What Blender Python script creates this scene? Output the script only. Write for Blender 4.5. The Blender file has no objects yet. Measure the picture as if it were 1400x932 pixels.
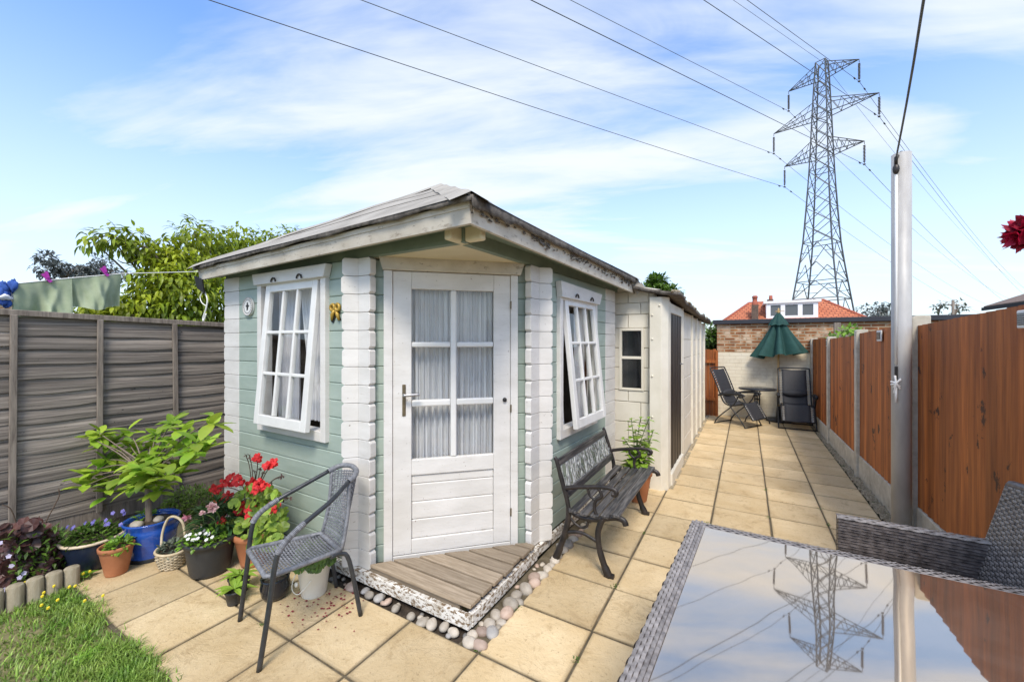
import bpy, math, random
from mathutils import Vector, Matrix, Quaternion
random.seed(7)
R = math.radians
sc = bpy.context.scene
COL = sc.collection
V = Vector
rnd = random.uniform

# ---------------------------------------------------------------- survey: camera at 1.6 m, level, 14 mm lens
FPX, EYE, YAW = 547.0, 1.6, math.atan2(320, 547)
FW = V((-math.sin(YAW), math.cos(YAW), 0)); RT = V((math.cos(YAW), math.sin(YAW), 0))
def ray(x, y):
    return FW + RT*((x-700)/FPX) + V((0, 0, -(y-466)/FPX))
def atX(x, y, X):
    r = ray(x, y); return r*(X/r.x) + V((0, 0, EYE))
def atY(x, y, Y):
    r = ray(x, y); return r*(Y/r.y) + V((0, 0, EYE))
def atZ(x, y, Z=0.0):
    r = ray(x, y); return r*((Z-EYE)/r.z) + V((0, 0, EYE))
def atD(x, y, D):
    return ray(x, y)*D + V((0, 0, EYE))

# ---------------------------------------------------------------- mesh builder
class Fr:
    def __init__(s, o, ax, ay, az=(0, 0, 1)):
        s.o = V(o); s.x = V(ax).normalized(); s.y = V(ay).normalized(); s.z = V(az).normalized()
    def P(s, x, y, z):
        return s.o + s.x*x + s.y*y + s.z*z
WORLD = Fr((0, 0, 0), (1, 0, 0), (0, 1, 0))

class MB:
    def __init__(s):
        s.v = []; s.vt = []; s.f = []; s.t = []; s.sm = []; s.tone = 1.0; s.smooth = False
    def add(s, vs, fs, smooth=None):
        b = len(s.v); s.v.extend([V(p) for p in vs]); s.vt.extend([s.tone]*len(vs))
        sm = s.smooth if smooth is None else smooth
        for f in fs:
            s.f.append(tuple(b+i for i in f)); s.t.append(s.tone); s.sm.append(sm)
    def fbox(s, fr, x0, x1, y0, y1, z0, z1):
        p = [fr.P(x, y, z) for z in (z0, z1) for y in (y0, y1) for x in (x0, x1)]
        s.add(p, [(0, 2, 3, 1), (4, 5, 7, 6), (0, 1, 5, 4), (2, 6, 7, 3), (0, 4, 6, 2), (1, 3, 7, 5)], False)
    def box(s, x0, x1, y0, y1, z0, z1):
        s.fbox(WORLD, x0, x1, y0, y1, z0, z1)
    def bar(s, a, b, w, h, up=(0, 0, 1)):
        a = V(a); b = V(b); d = (b-a); L = d.length
        if L < 1e-6: return
        d.normalize(); u = V(up)
        if abs(d.dot(u)) > .98: u = V((1, 0, 0))
        x = d.cross(u).normalized(); z = x.cross(d)
        s.fbox(Fr(a, d, x, z), 0, L, -w/2, w/2, -h/2, h/2)
    def prism(s, fr, poly, y0, y1):
        # polygon in (x,z) of the frame pushed along its y
        n = len(poly)
        vs = [fr.P(x, y0, z) for x, z in poly]+[fr.P(x, y1, z) for x, z in poly]
        fs = [tuple(range(n)), tuple(range(2*n-1, n-1, -1))]
        for i in range(n):
            j = (i+1) % n; fs.append((i, i+n, j+n, j))
        s.add(vs, fs, False)
    def tube(s, pts, r, n=8, caps=True, closed=False, flat=1.0):
        pts = [V(p) for p in pts]; m = len(pts)
        rs = r if isinstance(r, (list, tuple)) else [r]*m
        vs = []; prev = None
        for i, p in enumerate(pts):
            if closed: t = pts[(i+1) % m]-pts[i-1]
            else: t = pts[min(i+1, m-1)]-pts[max(i-1, 0)]
            if t.length < 1e-9: t = V((0, 0, 1))
            t.normalize()
            if prev is None:
                a = V((0, 0, 1)) if abs(t.z) < .9 else V((1, 0, 0))
                x = t.cross(a).normalized()
            else:
                x = prev-t*prev.dot(t)
                x = x.normalized() if x.length > 1e-6 else t.orthogonal().normalized()
            prev = x; y = t.cross(x)
            for k in range(n):
                a = 2*math.pi*k/n
                vs.append(p+(x*math.cos(a)*flat+y*math.sin(a))*rs[i])
        fs = []
        for i in range(m if closed else m-1):
            j = (i+1) % m
            for k in range(n):
                l = (k+1) % n
                fs.append((i*n+k, i*n+l, j*n+l, j*n+k))
        s.add(vs, fs, n > 4)
        if caps and not closed:
            b = len(s.v)-m*n
            s.f.append(tuple(b+k for k in range(n-1, -1, -1))); s.t.append(s.tone); s.sm.append(False)
            s.f.append(tuple(b+(m-1)*n+k for k in range(n))); s.t.append(s.tone); s.sm.append(False)
    def lathe(s, c, prof, n=28, jit=0, sx=1, sy=1):
        c = V(c); vs = []
        for r, z in prof:
            for k in range(n):
                a = 2*math.pi*k/n
                vs.append(c+V((r*sx*math.cos(a), r*sy*math.sin(a), z)))
        fs = []
        for i in range(len(prof)-1):
            for k in range(n):
                l = (k+1) % n
                fs.append((i*n+k, i*n+l, (i+1)*n+l, (i+1)*n+k))
        s.add(vs, fs, True)
    def disc(s, c, r, n=24, bump=0):
        c = V(c); vs = [c+V((0, 0, bump))]
        for k in range(n):
            a = 2*math.pi*k/n; vs.append(c+V((r*math.cos(a), r*math.sin(a), 0)))
        s.add(vs, [(0, 1+k, 1+(k+1) % n) for k in range(n)], True)
    def surf(s, f, nu, nv, smooth=True, wrap=False):
        vs = [f(i/nu, j/nv) for j in range(nv+1) for i in range(nu+1)]
        w = nu+1
        s.add(vs, [(j*w+i, j*w+i+1, (j+1)*w+i+1, (j+1)*w+i) for j in range(nv) for i in range(nu)], smooth)
    def blob(s, c, rx, ry, rz, n=12, m=8, rough=0, rot=0, q=None):
        c = V(c); ph = [rnd(0, 6.28) for _ in range(4)]
        M = Matrix.Rotation(rot, 3, 'Z') if q is None else q.to_matrix()
        vs = []
        for j in range(m+1):
            th = math.pi*j/m
            for i in range(n):
                a = 2*math.pi*i/n
                k = 1+rough*(math.sin(2*a+ph[0])*math.sin(th*2+ph[1])+.5*math.sin(3*a+ph[2]+th*3))
                vs.append(c+M @ V((rx*k*math.sin(th)*math.cos(a), ry*k*math.sin(th)*math.sin(a), -rz*k*math.cos(th))))
        s.add(vs, [(j*n+i, j*n+(i+1) % n, (j+1)*n+(i+1) % n, (j+1)*n+i) for j in range(m) for i in range(n)], True)
    def leaf(s, p, d, L, W, up=(0, 0, 1), fold=.25, droop=.25, segs=2):
        p = V(p); d = V(d).normalized(); up = V(up)
        x = d.cross(up)
        x = x.normalized() if x.length > 1e-3 else d.orthogonal().normalized()
        nrm = x.cross(d)
        vs = [p]; prof = ((.3, .85), (.62, .9)) if segs == 2 else (((.45, 1.0),) if segs == 1 else ((.10, .40), (.32, .88), (.60, 1.0), (.86, .58)))
        for t, w in prof:
            c = p+d*(L*t)-nrm*(droop*L*t*t)
            vs += [c-x*(W*.5*w)+nrm*(fold*W*.5), c, c+x*(W*.5*w)+nrm*(fold*W*.5)]
        vs.append(p+d*L-nrm*(droop*L))
        if segs == 2:
            fs = [(0, 2, 1), (0, 3, 2), (1, 2, 5, 4), (2, 3, 6, 5), (4, 5, 7), (5, 6, 7)]
        elif segs == 1:
            fs = [(0, 2, 1), (0, 3, 2), (1, 2, 4), (2, 3, 4)]
        else:
            fs = [(0, 2, 1), (0, 3, 2)]
            for q in range(3): fs += [(1+3*q, 2+3*q, 5+3*q, 4+3*q), (2+3*q, 3+3*q, 6+3*q, 5+3*q)]
            fs += [(10, 11, 13), (11, 12, 13)]
        s.add(vs, fs, segs == 3)
    def weave(s, f, nu, nv, wid=.42, amp=.002, wwarp=.18, sub=2, wave=True, dark=.55, warp=True, cells=False):
        # woven strands over the patch f(u,v): ribbons along u bowing over and under strands along v
        e = 1e-3
        def nrm(u, v):
            a = f(min(u+e, 1), v)-f(max(u-e, 0), v); b = f(u, min(v+e, 1))-f(u, max(v-e, 0))
            n = a.cross(b); return n.normalized() if n.length > 1e-12 else V((0, 0, 1))
        N = nu*sub
        for j in range(nv):
            vc = (j+.5)/nv; hv = wid/nv
            vs = []
            for i in range(N+1):
                u = i/N; n = nrm(u, vc)
                k = (2*abs(math.sin(math.pi*(u*nu+.5*(j % 2))))**.6-1)*amp if cells else math.sin(math.pi*(u*nu+(j % 2)))*amp
                vs += [f(u, vc-hv)+n*(k-amp*.35), f(u, vc)+n*(k+amp*.35), f(u, vc+hv)+n*(k-amp*.35)]
            s.tone = rnd(.8, 1.15)
            s.add(vs, [q for i in range(N) for q in ((3*i, 3*i+3, 3*i+4, 3*i+1), (3*i+1, 3*i+4, 3*i+5, 3*i+2))], True)
        if warp:
            for i in range(nu+1):
                uc = min(max(i/nu, .002), .998); hu = wwarp/nu; vs = []
                M = max(4, nv//2)
                for j in range(M+1):
                    v = j/M; n = nrm(uc, v)
                    vs += [f(max(uc-hu, 0), v), f(min(uc+hu, 1), v)]
                s.tone = dark
                s.add(vs, [(2*j, 2*j+1, 2*j+3, 2*j+2) for j in range(M)], False)
        s.tone = 1.0
    def build(s, name, mat, parent=None, local=False, bevel=0, solid=0, seg=1, sub=0):
        me = bpy.data.meshes.new(name)
        off = V((0, 0, 0))
        if parent is not None and not local: off = root_of(parent).location
        if parent is None and not local and s.v:
            xs = [p.x for p in s.v]; ys = [p.y for p in s.v]; zs = [p.z for p in s.v]
            off = V(((min(xs)+max(xs))/2, (min(ys)+max(ys))/2, min(zs)))
        me.from_pydata([tuple(p-off) for p in s.v], [], s.f)
        a = me.attributes.new('tone', 'FLOAT', 'POINT')
        a.data.foreach_set('value', s.vt)
        me.polygons.foreach_set('use_smooth', s.sm)
        if name == 'pane':
            import bmesh
            bm = bmesh.new(); bm.from_mesh(me); bmesh.ops.recalc_face_normals(bm, faces=bm.faces); bm.to_mesh(me); bm.free()
        me.materials.append(mat); me.update()
        o = bpy.data.objects.new(name, me); COL.objects.link(o)
        if parent is not None: o.parent = parent
        elif not local: o.location = off
        if solid:
            md = o.modifiers.new('solid', 'SOLIDIFY'); md.thickness = solid; md.offset = 0
        if bevel:
            md = o.modifiers.new('bevel', 'BEVEL'); md.width = bevel; md.segments = seg; md.limit_method = 'ANGLE'; md.angle_limit = R(40)
        if sub:
            md = o.modifiers.new('sub', 'SUBSURF'); md.levels = sub; md.render_levels = sub
        return o

def root_of(o):
    while o.parent: o = o.parent
    return o
def tag(o, label=None, cat=None, group=None, kind=None):
    if label: o['label'] = label
    if cat: o['category'] = cat
    if group: o['group'] = group
    if kind: o['kind'] = kind
    return o
def thing(name, label, cat, loc=(0, 0, 0), rz=0, group=None):
    o = bpy.data.objects.new(name, None); o.empty_display_size = .1
    COL.objects.link(o); o.location = loc; o.rotation_euler = (0, 0, rz)
    return tag(o, label, cat, group)
def copy_tree(o, parent=None):
    c = o.copy(); COL.objects.link(c); c.parent = parent
    for ch in list(o.children): copy_tree(ch, c)
    return c
def arc(pts, n=5):
    # smooth Catmull-Rom curve through the points
    pts = [V(p) for p in pts]; out = []
    for i in range(len(pts)-1):
        a = pts[max(i-1, 0)]; b = pts[i]; c = pts[i+1]; d = pts[min(i+2, len(pts)-1)]
        for k in range(n):
            t = k/n
            out.append(.5*((2*b)+(c-a)*t+(2*a-5*b+4*c-d)*t*t+(3*b-a-3*c+d)*t**3))
    out.append(pts[-1]); return out
def rdir(zmin=-1):
    while True:
        d = V((rnd(-1, 1), rnd(-1, 1), rnd(zmin, 1)))
        if .05 < d.length < 1: return d.normalized()

# ---------------------------------------------------------------- procedural materials
def new_mat(name):
    m = bpy.data.materials.new(name); m.use_nodes = True
    nt = m.node_tree; nt.nodes.clear()
    out = nt.nodes.new('ShaderNodeOutputMaterial')
    return m, nt, out
def N(nt, typ, props=None, **inp):
    n = nt.nodes.new('ShaderNode'+typ)
    for k, v in (props or {}).items(): setattr(n, k, v)
    for k, v in inp.items():
        key = int(k[1:]) if k[0] == '_' and k[1:].isdigit() else k.replace('_', ' ')
        s = n.inputs[key]
        if hasattr(v, 'is_linked'): nt.links.new(v, s)
        else: s.default_value = v
    return n
def rgb(c): return (c[0], c[1], c[2], 1)
def coords(nt, stretch=(1, 1, 1), rot=(0, 0, 0)):
    tc = N(nt, 'TexCoord')
    mp = N(nt, 'Mapping', Vector=tc.outputs['Object'], Scale=stretch, Rotation=rot)
    return mp.outputs[0]
def ramp(nt, fac, a, b, c0=(0, 0, 0), c1=(1, 1, 1)):
    n = N(nt, 'ValToRGB', Fac=fac)
    n.color_ramp.elements[0].position = a; n.color_ramp.elements[1].position = b
    n.color_ramp.elements[0].color = rgb(c0); n.color_ramp.elements[1].color = rgb(c1)
    return n.outputs['Color']
def mixc(nt, fac, a, b, mode='MIX'):
    n = N(nt, 'Mix', dict(data_type='RGBA', blend_type=mode))
    for i, v in ((0, fac), (6, a), (7, b)):
        if hasattr(v, 'is_linked'): nt.links.new(v, n.inputs[i])
        else: n.inputs[i].default_value = v if i == 0 else (rgb(v) if len(v) == 3 else v)
    return n.outputs[2]
def pm(name, c1, c2=None, scale=6, stretch=(1, 1, 1), rough=.6, bump=0, bscale=None, bdist=.01, metal=0, spec=.5, tone=False,
       spots=None, streak=None, trans=0, rvar=0, detail=6, lo=.35, hi=.65, coat=0):
    m, nt, out = new_mat(name)
    co = coords(nt, stretch)
    nz = N(nt, 'TexNoise', Vector=co, Scale=scale, Detail=detail, Roughness=.6)
    col = ramp(nt, nz.outputs[0], lo, hi, c1, c2 or c1)
    if streak:   # (colour, scale, stretch, lo, hi, amount)
        c, s_, st, a, b, am = streak
        n2 = N(nt, 'TexNoise', Vector=coords(nt, st), Scale=s_, Detail=8, Roughness=.65)
        f = ramp(nt, n2.outputs[0], a, b, (0, 0, 0), (am, am, am))
        col = mixc(nt, f, col, c)
    if spots:    # (colour, scale, lo, hi, stretch)
        c, s_, a, b, st = spots
        n3 = N(nt, 'TexNoise', Vector=coords(nt, st), Scale=s_, Detail=5, Roughness=.7)
        col = mixc(nt, ramp(nt, n3.outputs[0], a, b), col, c)
    if tone:
        at = N(nt, 'Attribute', dict(attribute_name='tone'))
        col = mixc(nt, 1.0, col, at.outputs['Color'], 'MULTIPLY')
    p = N(nt, 'BsdfPrincipled', Base_Color=col, Roughness=rough, Metallic=metal)
    p.inputs['Specular IOR Level'].default_value = spec
    if coat: p.inputs['Coat Weight'].default_value = coat; p.inputs['Coat Roughness'].default_value = .1
    if rvar:
        rr = N(nt, 'MapRange', Value=nz.outputs[0], From_Min=.3, From_Max=.7, To_Min=max(rough-rvar, .03), To_Max=min(rough+rvar, 1))
        nt.links.new(rr.outputs[0], p.inputs['Roughness'])
    if bump:
        nb = N(nt, 'TexNoise', Vector=co, Scale=bscale or scale*3, Detail=6, Roughness=.6)
        b = N(nt, 'Bump', Strength=bump, Distance=bdist, Height=nb.outputs[0])
        nt.links.new(b.outputs[0], p.inputs['Normal'])
    sh = p.outputs[0]
    if trans:
        t = N(nt, 'BsdfTranslucent', Color=col)
        mx = N(nt, 'MixShader', _0=trans, _1=sh, _2=t.outputs[0]); sh = mx.outputs[0]
    nt.links.new(sh, out.inputs[0])
    return m
M = {}
M['sage'] = pm('sage_paint', (.30, .37, .325), (.36, .43, .38), 3, (1, 1, 4), .55, .12, 30, tone=True, streak=((.16, .2, .16), 9, (1, 1, 14), .66, .78, .8))
M['olive'] = pm('olive_paint', (.17, .22, .17), (.21, .26, .2), 4, rough=.6)
M['white'] = pm('white_paint', (.60, .58, .55), (.70, .68, .655), 3, (1, 1, 3), .5, .12, 24, tone=True,
                streak=((.40, .36, .31), 9, (1, 1, 9), .60, .76, .6), spots=((.24, .19, .15), 42, .665, .70, (1, 1, 1)))
M['white_clean'] = pm('white_gloss_paint', (.65, .645, .625), (.73, .725, .71), 5, rough=.4, spots=((.4, .36, .3), 40, .74, .8, (1, 1, 1)))
M['fascia'] = pm('weathered_fascia_paint', (.44, .39, .315), (.58, .535, .455), 4, (1, 1, 1), .65, .15, 30, tone=True,
                 streak=((.20, .155, .11), 7, (2, 2, 5), .58, .72, .9), spots=((.10, .08, .06), 22, .645, .70, (1, 1, 1.6)))
M['flake'] = pm('flaking_paint', (.70, .68, .64), (.78, .76, .72), 5, rough=.7, bump=.5, bscale=40, bdist=.006,
                spots=((.20, .14, .085), 30, .50, .56, (1, 1, 1.8)), streak=((.30, .24, .16), 9, (1, 1, 2), .5, .65, .6))
M['cream'] = pm('cream_boards', (.66, .57, .38), (.74, .66, .47), 3, rough=.6)
M['deck'] = pm('deck_wood', (.235, .18, .122), (.37, .295, .215), 5, (1.2, 14, 14), .7, .3, 30, bdist=.004, tone=True, spots=((.12, .08, .05), 16, .72, .76, (1, 1, 1)))
M['felt'] = pm('roofing_felt', (.28, .255, .22), (.40, .37, .325), 5, rough=.9, bump=.5, bscale=120, bdist=.004, tone=True, streak=((.24, .22, .19), 3, (1, 1, 1), .56, .7, .6))
M['felt_edge'] = pm('felt_edge_dark', (.05, .042, .035), (.17, .15, .13), 18, rough=.85, bump=.4, bscale=60)
M['fence_grey'] = pm('weathered_boards', (.125, .105, .09), (.32, .275, .235), 4, (14, .22, 14), .8, .6, 10, bdist=.005, tone=True, lo=.36, hi=.64,
                     streak=((.06, .049, .042), 5, (11, .25, 11), .52, .66, .75), spots=((.035, .028, .022), 10, .665, .69, (1, .8, 1.6)))
M['fence_post_grey'] = pm('weathered_batten', (.15, .122, .10), (.28, .235, .195), 4, (10, 10, 1), .8, .4, 16, bdist=.004, streak=((.08, .06, .05), 6, (9, 9, 1), .55, .7, .7))
M['fence_brown'] = pm('stained_boards', (.25, .064, .012), (.47, .142, .028), 3, (12, 12, .5), .6, .35, 12, bdist=.003, tone=True,
                      streak=((.13, .038, .011), 4, (11, 11, .5), .56, .72, .6), spots=((.065, .022, .009), 6.5, .61, .65, (1, 1, .6)))
M['concrete'] = pm('concrete', (.42, .38, .31), (.56, .52, .44), 12, rough=.9, bump=.5, bscale=70, bdist=.004, spots=((.22, .2, .15), 8, .62, .75, (1, 1, 1)))
M['garage'] = pm('cream_masonry_paint', (.66, .62, .52), (.74, .70, .61), 4, rough=.7, bump=.35, bscale=90, bdist=.003, streak=((.5, .44, .33), 4, (1, 1, .5), .6, .75, .5))
M['black_slat'] = pm('black_stained_slats', (.018, .014, .012), (.045, .035, .03), 5, (10, 10, 1), .5)
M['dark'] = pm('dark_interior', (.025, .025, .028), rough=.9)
M['inner_wood'] = pm('interior_pine', (.20, .15, .10), (.27, .21, .15), 5, rough=.7)
M['metal_black'] = pm('black_iron', (.018, .017, .017), (.05, .04, .036), 14, rough=.42, metal=.3, bump=.2, bscale=60, bdist=.002)
M['bench_slat'] = pm('worn_black_slats', (.018, .018, .02), (.13, .12, .115), 4, (18, 1.2, 18), .45, .3, 20, bdist=.002, lo=.42, hi=.72, tone=True)
M['pewter'] = pm('worn_cast_metal', (.16, .165, .165), (.42, .43, .42), 30, rough=.5, metal=.2, bump=.3, bscale=80, bdist=.002)
M['wicker_grey'] = pm('grey_wicker', (.12, .125, .14), (.23, .235, .255), 50, rough=.5, tone=True)
M['tube_dark'] = pm('dark_grey_tube', (.028, .031, .037), (.05, .055, .062), 20, rough=.38, metal=.2)
M['rattan'] = pm('brown_grey_rattan', (.055, .045, .043), (.19, .165, .16), 40, (1, 1, 1), .42, tone=True, lo=.3, hi=.7)
M['rattan_light'] = pm('lighter_rattan', (.13, .115, .11), (.36, .33, .315), 40, (1, 1, 1), .42, tone=True, lo=.3, hi=.7)
M['sling'] = pm('black_mesh_fabric', (.022, .023, .028), (.034, .035, .042), 60, rough=.7, bump=.2, bscale=300, bdist=.001)
M['chair_frame'] = pm('black_powder_coat', (.02, .021, .024), rough=.4, metal=.2)
M['lace'] = pm('white_cord', (.6, .6, .6), rough=.7)
M['parasol'] = pm('dark_green_canvas', (.008, .048, .042), (.016, .075, .064), 5, rough=.8, bump=.15, bscale=20, trans=.12)
M['pole_wood'] = pm('varnished_pole', (.42, .27, .10), (.52, .36, .16), 6, (8, 8, 1), .4)
M['galv'] = pm('grey_metal_post', (.37, .355, .345), (.47, .455, .44), 5, (2, 2, .6), .5, metal=.05, streak=((.26, .24, .23), 3, (3, 3, .5), .55, .72, .6))
M['steel'] = pm('galvanised_steel', (.10, .105, .11), (.15, .155, .16), 3, rough=.6, metal=.3)
M['insul'] = pm('insulator', (.10, .09, .09), rough=.4)
M['wire'] = pm('cable', (.06, .062, .068), rough=.5)
M['rope'] = pm('white_rope', (.86, .85, .83), rough=.8)
M['curtain'] = pm('net_curtain', (.58, .575, .60), (.86, .855, .87), 4, (14, 14, .3), .8, trans=.2)  # darker vertical streaks: the cloth's stripes, plus fold shade put into the colour
M['curtain_grey'] = pm('grey_voile', (.58, .57, .61), (.72, .71, .75), 3, (14, 14, .5), .8, trans=.2)
M['towel'] = pm('sage_towel', (.36, .43, .27), (.44, .50, .34), 14, rough=.95, bump=.3, bscale=200, bdist=.003, trans=.15)
M['denim'] = pm('blue_cloth', (.03, .08, .33), (.06, .15, .5), 8, rough=.9, trans=.1)
M['white_cloth'] = pm('white_cloth', (.75, .75, .78), rough=.9)
M['peg'] = pm('magenta_plastic', (.45, .03, .36), rough=.4)
M['terracotta'] = pm('terracotta', (.36, .13, .055), (.45, .18, .08), 7, rough=.75, bump=.15, bscale=60, bdist=.002, streak=((.55, .36, .25), 5, (1, 1, 1), .62, .78, .6))
M['blue_glaze'] = pm('blue_glaze', (.012, .055, .30), (.02, .09, .42), 4, (1, 1, 3), .12, coat=.5, streak=((.05, .16, .5), 9, (1, 1, 5), .6, .72, .6))
M['navy_glaze'] = pm('navy_glaze', (.008, .013, .028), (.016, .025, .05), 5, rough=.35)
M['black_plastic'] = pm('black_plastic', (.025, .026, .028), (.035, .036, .038), 9, rough=.5)
M['dark_glaze'] = pm('dark_glaze', (.018, .020, .026), rough=.15)
M['white_enamel'] = pm('white_enamel', (.72, .69, .60), (.8, .78, .7), 6, rough=.3, spots=((.25, .12, .05), 18, .68, .72, (1, 1, 1)))
M['rim_cream'] = pm('cream_glaze_rim', (.62, .5, .36), rough=.4)
M['cane'] = pm('cane_wicker', (.46, .36, .22), (.66, .56, .40), 20, rough=.6, tone=True)
M['soil'] = pm('soil', (.028, .02, .014), (.075, .055, .04), 26, rough=.95, bump=.8, bscale=40, bdist=.02)
M['stone'] = pm('beach_pebble', (.36, .31, .25), (.56, .51, .44), 9, rough=.6, tone=True, bump=.1, bscale=30, spots=((.30, .24, .2), 14, .62, .7, (1, 1, 1)))
M['stone_pink'] = pm('pinkish_pebble', (.38, .27, .21), (.55, .43, .36), 9, rough=.6, tone=True, bump=.1, bscale=30)
M['stone_grey'] = pm('grey_pebble', (.26, .25, .24), (.42, .40, .38), 9, rough=.6, tone=True, bump=.1, bscale=30)
M['log'] = pm('round_log', (.24, .20, .13), (.39, .34, .25), 8, (6, 6, 1.2), .85, .4, 24, bdist=.005, streak=((.16, .13, .08), 5, (5, 5, 1), .55, .7, .7))
def leafm(n, a, b, tr=.35, rough=.45, sc_=5): return pm(n, a, b, sc_, rough=rough, tone=True, trans=tr)
M['leaf_lemon'] = leafm('leaf_lemon', (.20, .40, .03), (.42, .54, .06))
M['leaf_cherry'] = leafm('leaf_cherry', (.20, .30, .015), (.44, .50, .035), .4, .45, 2)
M['leaf_far'] = leafm('leaf_far', (.10, .13, .09), (.17, .20, .15), .2)
M['leaf_grey'] = leafm('leaf_grey', (.12, .14, .13), (.22, .24, .23), .2)
M['leaf_mid'] = leafm('leaf_mid', (.08, .16, .02), (.16, .27, .04))
M['leaf_dark'] = leafm('leaf_dark', (.02, .06, .02), (.05, .11, .03), .2)
M['leaf_bright'] = leafm('leaf_bright', (.14, .30, .03), (.25, .42, .05))
M['leaf_ger'] = leafm('leaf_geranium', (.17, .30, .03), (.32, .42, .06), .3, .5, 20)
M['leaf_wine'] = leafm('leaf_wine', (.045, .016, .018), (.12, .055, .045), .15)
M['leaf_nettle'] = leafm('leaf_nettle', (.22, .38, .04), (.36, .52, .08), .4)
M['grass'] = leafm('grass', (.13, .27, .03), (.32, .43, .09), .3)
M['stem'] = pm('green_stem', (.13, .2, .05), rough=.6)
M['twig'] = pm('brown_twig', (.10, .065, .045), rough=.8)
M['bark'] = pm('bark', (.16, .12, .09), (.24, .19, .15), 14, (4, 4, 1), .85, .5, 30, bdist=.01)
M['red'] = leafm('red_petal', (.62, .012, .02), (.80, .045, .04), .3, .5, 30)
M['rose'] = leafm('crimson_petal', (.28, .002, .025), (.50, .008, .05), .25, .5, 30)
M['pink'] = leafm('pink_petal', (.72, .42, .45), (.82, .60, .60), .3, .5, 30)
M['hotpink'] = leafm('hot_pink_petal', (.72, .22, .34), (.85, .45, .55), .3, .5, 30)
M['violet'] = leafm('violet_petal', (.16, .14, .5), (.28, .25, .62), .3, .5, 30)
M['lilac'] = leafm('lilac_petal', (.55, .5, .68), (.68, .62, .78), .3, .5, 30)
M['whitep'] = leafm('white_petal', (.8, .8, .78), (.88, .88, .85), .3, .5, 30)
M['yellow'] = leafm('yellow_petal', (.75, .60, .02), (.85, .72, .04), .2, .5, 30)
M['gold'] = pm('aged_gold', (.36, .22, .03), (.55, .36, .07), 30, rough=.45, metal=.35)
M['black'] = pm('black_paint', (.012, .012, .013), rough=.6)
M['brass'] = pm('aged_brass', (.13, .10, .06), (.2, .16, .1), 30, rough=.45, metal=.6)
M['chrome'] = pm('grey_metal', (.4, .4, .42), rough=.3, metal=.8)
M['upvc'] = pm('white_upvc', (.80, .80, .83), rough=.35)
M['dark_fascia'] = pm('dark_fascia', (.018, .020, .028), (.028, .03, .04), 3, rough=.6)
M['render'] = pm('old_white_masonry_paint', (.62, .58, .47), (.74, .71, .62), 2.2, rough=.85, streak=((.42, .35, .24), 3, (1, 1, .6), .56, .74, .65))
M['mortar'] = pm('joint_dirt', (.075, .060, .036), (.16, .13, .085), 14, rough=.95, bump=.5, bscale=60)
M['ground'] = pm('garden_ground', (.09, .10, .045), (.15, .14, .08), 3, rough=.95)
M['lawn'] = pm('lawn_soil', (.14, .14, .05), (.27, .23, .12), 9, rough=.95, bump=.6, bscale=50, bdist=.02)
M['gravel'] = pm('mossy_gravel', (.20, .16, .10), (.50, .42, .30), 50, rough=.95, bump=1, bscale=50, bdist=.02, spots=((.10, .12, .04), 12, .58, .68, (1, 1, 1)))
M['sun_panel'] = pm('solar_cell', (.03, .035, .045), rough=.2)
M['petal_fall'] = pm('fallen_petals', (.16, .01, .02), (.3, .02, .04), 30, rough=.8)
M['tile_brown'] = pm('brown_roof', (.16, .11, .085), (.22, .155, .125), 6, rough=.85, bump=.3)
M['brickpaint'] = pm('pale_house_wall', (.45, .40, .34), rough=.8)
M['sign_yellow'] = pm('yellow_plate', (.65, .5, .02), rough=.5)

def slab_mat():
    m, nt, out = new_mat('riven_paving')
    co = coords(nt)
    n1 = N(nt, 'TexNoise', Vector=co, Scale=2.6, Detail=8, Roughness=.62)
    col = ramp(nt, n1.outputs[0], .32, .70, (.57, .42, .225), (.71, .56, .345))
    n2 = N(nt, 'TexNoise', Vector=co, Scale=55, Detail=4, Roughness=.7)
    col = mixc(nt, ramp(nt, n2.outputs[0], .60, .69, (0, 0, 0), (.6, .6, .6)), col, (.25, .165, .08))
    n4 = N(nt, 'TexNoise', Vector=co, Scale=7, Detail=9, Roughness=.75, Distortion=.6)
    col = mixc(nt, ramp(nt, n4.outputs[0], .53, .70, (0, 0, 0), (.62, .62, .62)), col, (.32, .205, .09))
    n5 = N(nt, 'TexNoise', Vector=co, Scale=5, Detail=7, Roughness=.7, Distortion=1.2)
    line = N(nt, 'MapRange', Value=n5.outputs[0], From_Min=.492, From_Max=.50, To_Min=0, To_Max=1)
    line2 = N(nt, 'MapRange', Value=n5.outputs[0], From_Min=.50, From_Max=.508, To_Min=1, To_Max=0)
    ln = N(nt, 'Math', dict(operation='MULTIPLY'), _0=line.outputs[0], _1=line2.outputs[0])
    n6 = N(nt, 'TexNoise', Vector=co, Scale=1.7, Detail=2)
    msk = ramp(nt, n6.outputs[0], .50, .60, (0, 0, 0), (.55, .55, .55))
    ln2 = N(nt, 'Math', dict(operation='MULTIPLY'), _0=ln.outputs[0], _1=msk)
    col = mixc(nt, ln2.outputs[0], col, (.20, .135, .07))
    at = N(nt, 'Attribute', dict(attribute_name='tone'))
    col = mixc(nt, 1.0, col, at.outputs['Color'], 'MULTIPLY')
    p = N(nt, 'BsdfPrincipled', Base_Color=col, Roughness=.75)
    h = N(nt, 'Math', dict(operation='MULTIPLY_ADD'), _0=n4.outputs[0], _1=.6, _2=n2.outputs[0])
    b = N(nt, 'Bump', Strength=.5, Distance=.006, Height=h.outputs[0])
    b2 = N(nt, 'Bump', Strength=.45, Distance=.03, Height=n5.outputs[0], Normal=b.outputs[0])
    nt.links.new(b2.outputs[0], p.inputs['Normal']); nt.links.new(p.outputs[0], out.inputs[0])
    return m
M['slab'] = slab_mat()

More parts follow.
